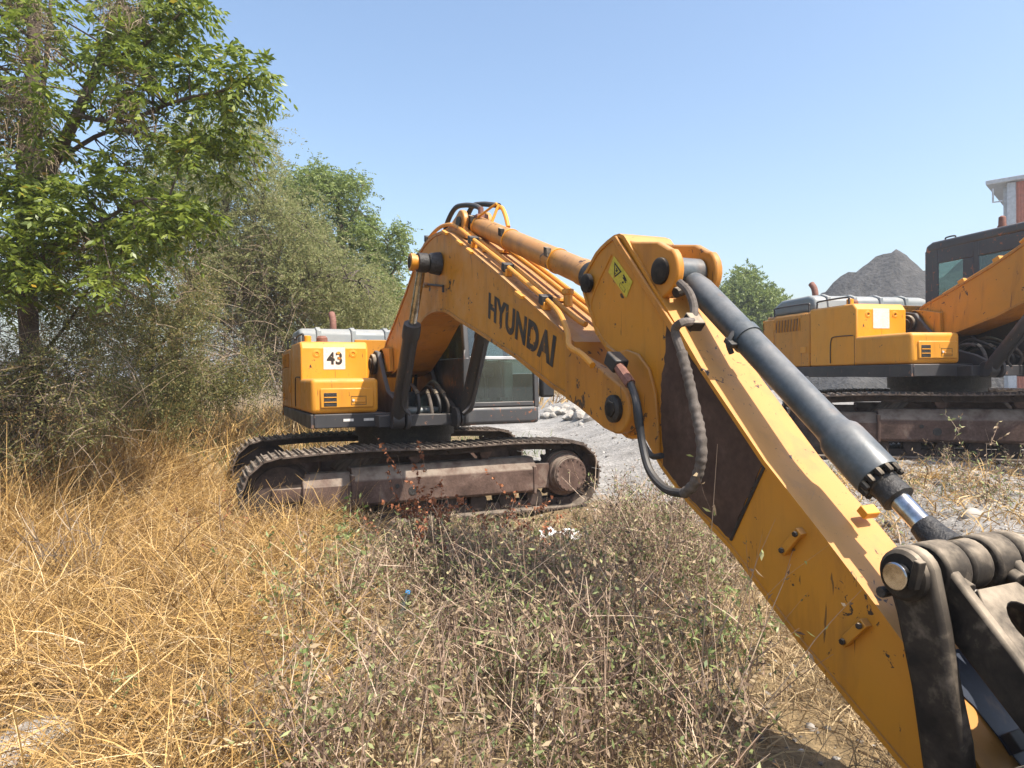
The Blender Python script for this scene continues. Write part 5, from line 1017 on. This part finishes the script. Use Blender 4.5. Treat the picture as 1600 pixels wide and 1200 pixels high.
plant('dry_shrub', 'bare brown dead shrub in the straw left of the crawler', 'plant', 330, 880, 6.4, 0.70, 10, 4, 0.03, 0.014, 'dryflower', 'twig', 0.010, 5, 0.8)
plant('green_sprig', 'leafy green sprig at the front corner of the near crawler', 'plant', 555, 880, 6.0, 0.62, 4, 8, 0.055, 0.022, 'greenleaf', 'weedstem', 0.006, 4, 0.5)

# ------------------------------------------------------------------ stones, litter, stockpile, shed
def rock(name, mat, loc, sx, sy, sz, label, cat, group=None, sub=3, seed=0):
    bm = bmesh.new(); bmesh.ops.create_icosphere(bm, subdivisions=sub, radius=1); rr = random.Random(seed)
    pl = [(Vector((rr.gauss(0, 1), rr.gauss(0, 1), rr.gauss(0, 1))).normalized(), rr.uniform(0.55, 0.9)) for _ in range(12)]
    for v in bm.verts:
        for nrm, dd in pl:
            k = v.co.dot(nrm)
            if k > dd: v.co -= nrm*(k-dd)
        v.co *= 1+rr.uniform(-0.035, 0.035); v.co = Vector((v.co.x*sx, v.co.y*sy, v.co.z*sz))
    me = bpy.data.meshes.new(name); bm.to_mesh(me); bm.free(); me.materials.append(M[mat]); o = bpy.data.objects.new(name, me); C.objects.link(o); o.location = loc; o.rotation_euler = (0, 0, rr.uniform(0, 6))
    if label: tag(o, label, cat, group)
    return o
rock('boulder', 'stone', on_ground(40, 1165, 0.0), 0.22, 0.17, 0.10, 'big pale flat stone half buried in straw in the bottom left corner', 'stone', None, 4, 3)
rock('boulder', 'stone_grey', on_ground(405, 1140, 0.03), 0.13, 0.10, 0.08, 'fist-sized grey stone in the straw near the bottom edge', 'stone', None, 3, 5)
rock('boulder', 'stone_grey', on_ground(430, 1170, 0.02), 0.12, 0.12, 0.06, 'flat grey stone at the bottom edge left of the weeds', 'stone', None, 3, 9)
for k in range(26):
    u = random.uniform(848, 945); v = random.uniform(640, 656); p = at(u, v, 1); p = on_ground(u, v, 0.06); s_ = random.uniform(0.16, 0.42)
    rock('rubble_block', 'stone', p, s_, s_*random.uniform(0.6, 1), s_*random.uniform(0.45, 0.8), 'whitish block in the rubble row behind the boom', 'stone', 'rubble blocks beyond the gravel track', 2, 40+k)
def gravel():
    bm = bmesh.new(); bmesh.ops.create_icosphere(bm, subdivisions=1, radius=1); bv = np.array([v.co for v in bm.verts]); bf = np.array([[v.index for v in f.verts] for f in bm.faces]); bm.free()
    P = np.concatenate([scatter(6000, 0.2, 9, 2.5, 9.5, lambda x, y: np.clip((x-0.3)/2, 0.1, 0.9)), scatter(900, 0, 9, 9, 24, lambda x, y: np.where(x > 0.6, 0.8, 0.05)), scatter(2600, -3, 1, 2.6, 7, lambda x, y: 0.5+0*x)])
    n = len(P); s = rng.lognormal(-4.1, 0.5, n)*np.clip(P[:, 1]/7, 0.7, 1.5); sc = s[:, None]*rng.uniform(0.6, 1.2, (n, 3)); a = rng.uniform(0, 6.28, n); jit = 1+rng.normal(0, 0.18, (n, len(bv), 1))
    W_ = bv[None]*jit*sc[:, None]; x = W_[..., 0]*np.cos(a)[:, None]-W_[..., 1]*np.sin(a)[:, None]; y = W_[..., 0]*np.sin(a)[:, None]+W_[..., 1]*np.cos(a)[:, None]
    V = np.stack([x, y, W_[..., 2]*0.8], -1)+P[:, None]; T = (bf[None]+(np.arange(n)*len(bv))[:, None, None]).reshape(-1, 3)
    M['pebble'] = leafmat('pebbles', [(0, (0.10, 0.09, 0.08)), (0.5, (0.24, 0.215, 0.19)), (0.9, (0.36, 0.335, 0.30)), (1, (0.5, 0.47, 0.43))], 0.9, 0)
    o = npmesh('gravel', V.reshape(-1, 3), T, None, 'pebble'); tag(o, 'loose grey gravel and small stones on the yard and bank', 'gravel', kind='stuff')
gravel()
# crumpled white plastic
p = on_ground(875, 848, 0.05); n = 14; gv = []
for j in range(n):
    for i in range(n):
        x = (i/(n-1)-0.5)*0.42; y = (j/(n-1)-0.5)*0.26; gv.append((p.x+x, p.y+y, p.z+0.05+0.05*math.sin(19*x+7*y)*math.cos(23*y-5*x)+random.uniform(-0.014, 0.014)-0.25*(x*x+y*y)))
me = bpy.data.meshes.new('plastic_sheet'); me.from_pydata(gv, [], [(j*n+i, j*n+i+1, (j+1)*n+i+1, (j+1)*n+i) for j in range(n-1) for i in range(n-1)]); me.materials.append(M['plastic'])
o = bpy.data.objects.new('plastic_sheet', me); C.objects.link(o); o.modifiers.new('solid', 'SOLIDIFY').thickness = 0.003; tag(o, 'crumpled white plastic sheet lying in the weeds below the drive hub', 'litter')
p = on_ground(622, 985, 0.03); bt = empty('plastic_bottle', p)
d_ = Vector((0.25, 0.35, 0.9)).normalized()
MB().lathe((0, 0, 0), d_*0.25, [(0, 0.02), (0.005, 0.032), (0.05, 0.032), (0.055, 0.029), (0.09, 0.033), (0.16, 0.033), (0.20, 0.016), (0.215, 0.013)], 18).build('bottle_body', 'glass', bt)
MB().lathe(d_*0.213, d_*0.24, [(0, 0.0175), (0.022, 0.017), (0.025, 0.012)], 16).build('cap', 'blue', bt)
tag(bt, 'clear plastic bottle with a blue cap stuck among the weeds', 'bottle')
# stockpile
def pile():
    D = 70.0; n = 90; xs = np.linspace(-34, 34, n); ys = np.linspace(-26, 26, 60); X, Y = np.meshgrid(xs, ys); c = at(1408, 590, D)
    def cone(cx, cy, h, s): return h-np.hypot(X-cx, (Y-cy)*1.05)*s
    Z = np.maximum(np.maximum(cone(-1, 0, 14.0, 0.74), cone(7, 1, 12.6, 0.70)), np.maximum(cone(-6.5, 1.5, 9.6, 0.74), cone(16, -1, 11.6, 0.72)))
    Z += 0.55*np.sin(X*0.8+Y*0.3)*np.sin(Y*0.7-X*0.2)+0.3*np.sin(X*1.9+1)*np.cos(Y*1.6)+rng.normal(0, 0.10, X.shape); th = np.arctan2(Y, X+1.0); rr_ = np.hypot(X+1, Y); Z += 0.42*np.sin(th*19+1.3*np.sin(rr_*0.35))*np.clip(rr_/7, 0, 1)+0.25*np.abs(np.sin(th*37+rr_*0.5)); Z = np.maximum(Z, -0.3)
    idx = np.arange(X.size).reshape(X.shape); Q = np.stack([idx[:-1, :-1], idx[:-1, 1:], idx[1:, 1:], idx[1:, :-1]], -1).reshape(-1, 4)
    o = npmesh('stockpile', np.stack([X, Y, Z], -1).reshape(-1, 3), None, Q, 'pile', None, True); o.location = (c.x, D, 0.0); tag(o, 'dark grey heap of crushed stone behind the right excavator', 'stone heap')
pile()
def shed():
    D = 36.0; c = at(1568, 590, D); root = empty('shed', (c.x, D, 0)); zt = at(1568, 287, D).z
    MB().box(0.18, 0.55, -0.05, 0.30, 0, zt).build('corner_post', 'trim', root, 0.03)
    for k in range(24):
        x0 = 0.56+k*0.75; w_ = MB(); n = 5
        pr = []
        for i in range(n): u = i/n; pr += [(x0+0.74*u, 0.06), (x0+0.74*(u+0.55/n), 0.06), (x0+0.74*(u+0.62/n), 0.02), (x0+0.74*(u+0.93/n), 0.02)]
        pr += [(x0+0.74, 0.06), (x0+0.74, 0.14), (x0, 0.14)]; m_ = len(pr)
        w_.add([(x, y, 0) for x, y in pr]+[(x, y, zt+0.01*k) for x, y in pr], [tuple(range(m_)), tuple(range(2*m_-1, m_-1, -1))]+[(i, (i+1) % m_, (i+1) % m_+m_, i+m_) for i in range(m_)]).build('wall_sheet', 'pink', root, 0, 20)
    MB().add([(-0.7, -0.25, zt+0.01), (19, -0.25, zt+0.36), (19, 14, zt+1.1), (-0.7, 14, zt+0.75), (-0.7, -0.25, zt+0.22), (19, -0.25, zt+0.57), (19, 14, zt+1.31), (-0.7, 14, zt+0.96)], [(0, 3, 2, 1), (4, 5, 6, 7), (0, 1, 5, 4), (1, 2, 6, 5), (2, 3, 7, 6), (3, 0, 4, 7)]).build('roof', 'trim', root, 0.02)
    MB().box(0.0, 0.2, 0.31, 13.5, 0, zt-0.1).build('side_wall', 'trim', root)
    MB().tube([(0.0, -0.1, zt-0.9), (-0.4, -0.1, zt-0.9), (-0.4, -0.1, zt-0.2)], 0.05, 8, 1).build('gutter_bracket', 'trim', root)
    MB().box(0.56, 18.5, 0.15, 0.4, zt-0.45, zt-0.2).build('eaves_beam', 'trim', root)
    root.rotation_euler = (0, 0, R(-40))
    tag(root, 'tall faded-red sheet metal shed with a light grey corner and roof', 'building')
shed()

# ------------------------------------------------------------------ hazy air
hz = bpy.data.materials.new('haze_air'); hz.use_nodes = True; hz.node_tree.nodes.clear()
pv = hz.node_tree.nodes.new('ShaderNodeVolumePrincipled'); pv.inputs['Density'].default_value = 0.0014; pv.inputs['Color'].default_value = (0.93, 0.95, 1.0, 1); pv.inputs['Anisotropy'].default_value = 0.2
ho = hz.node_tree.nodes.new('ShaderNodeOutputMaterial'); hz.node_tree.links.new(pv.outputs[0], ho.inputs['Volume']); M['haze'] = hz
tag(MB().box(-950, 950, -70, 1850, -1.6, 18.5).build('haze', 'haze', None, 0, 0), 'thin pale dust haze in the air over the yard', 'haze', kind='stuff')
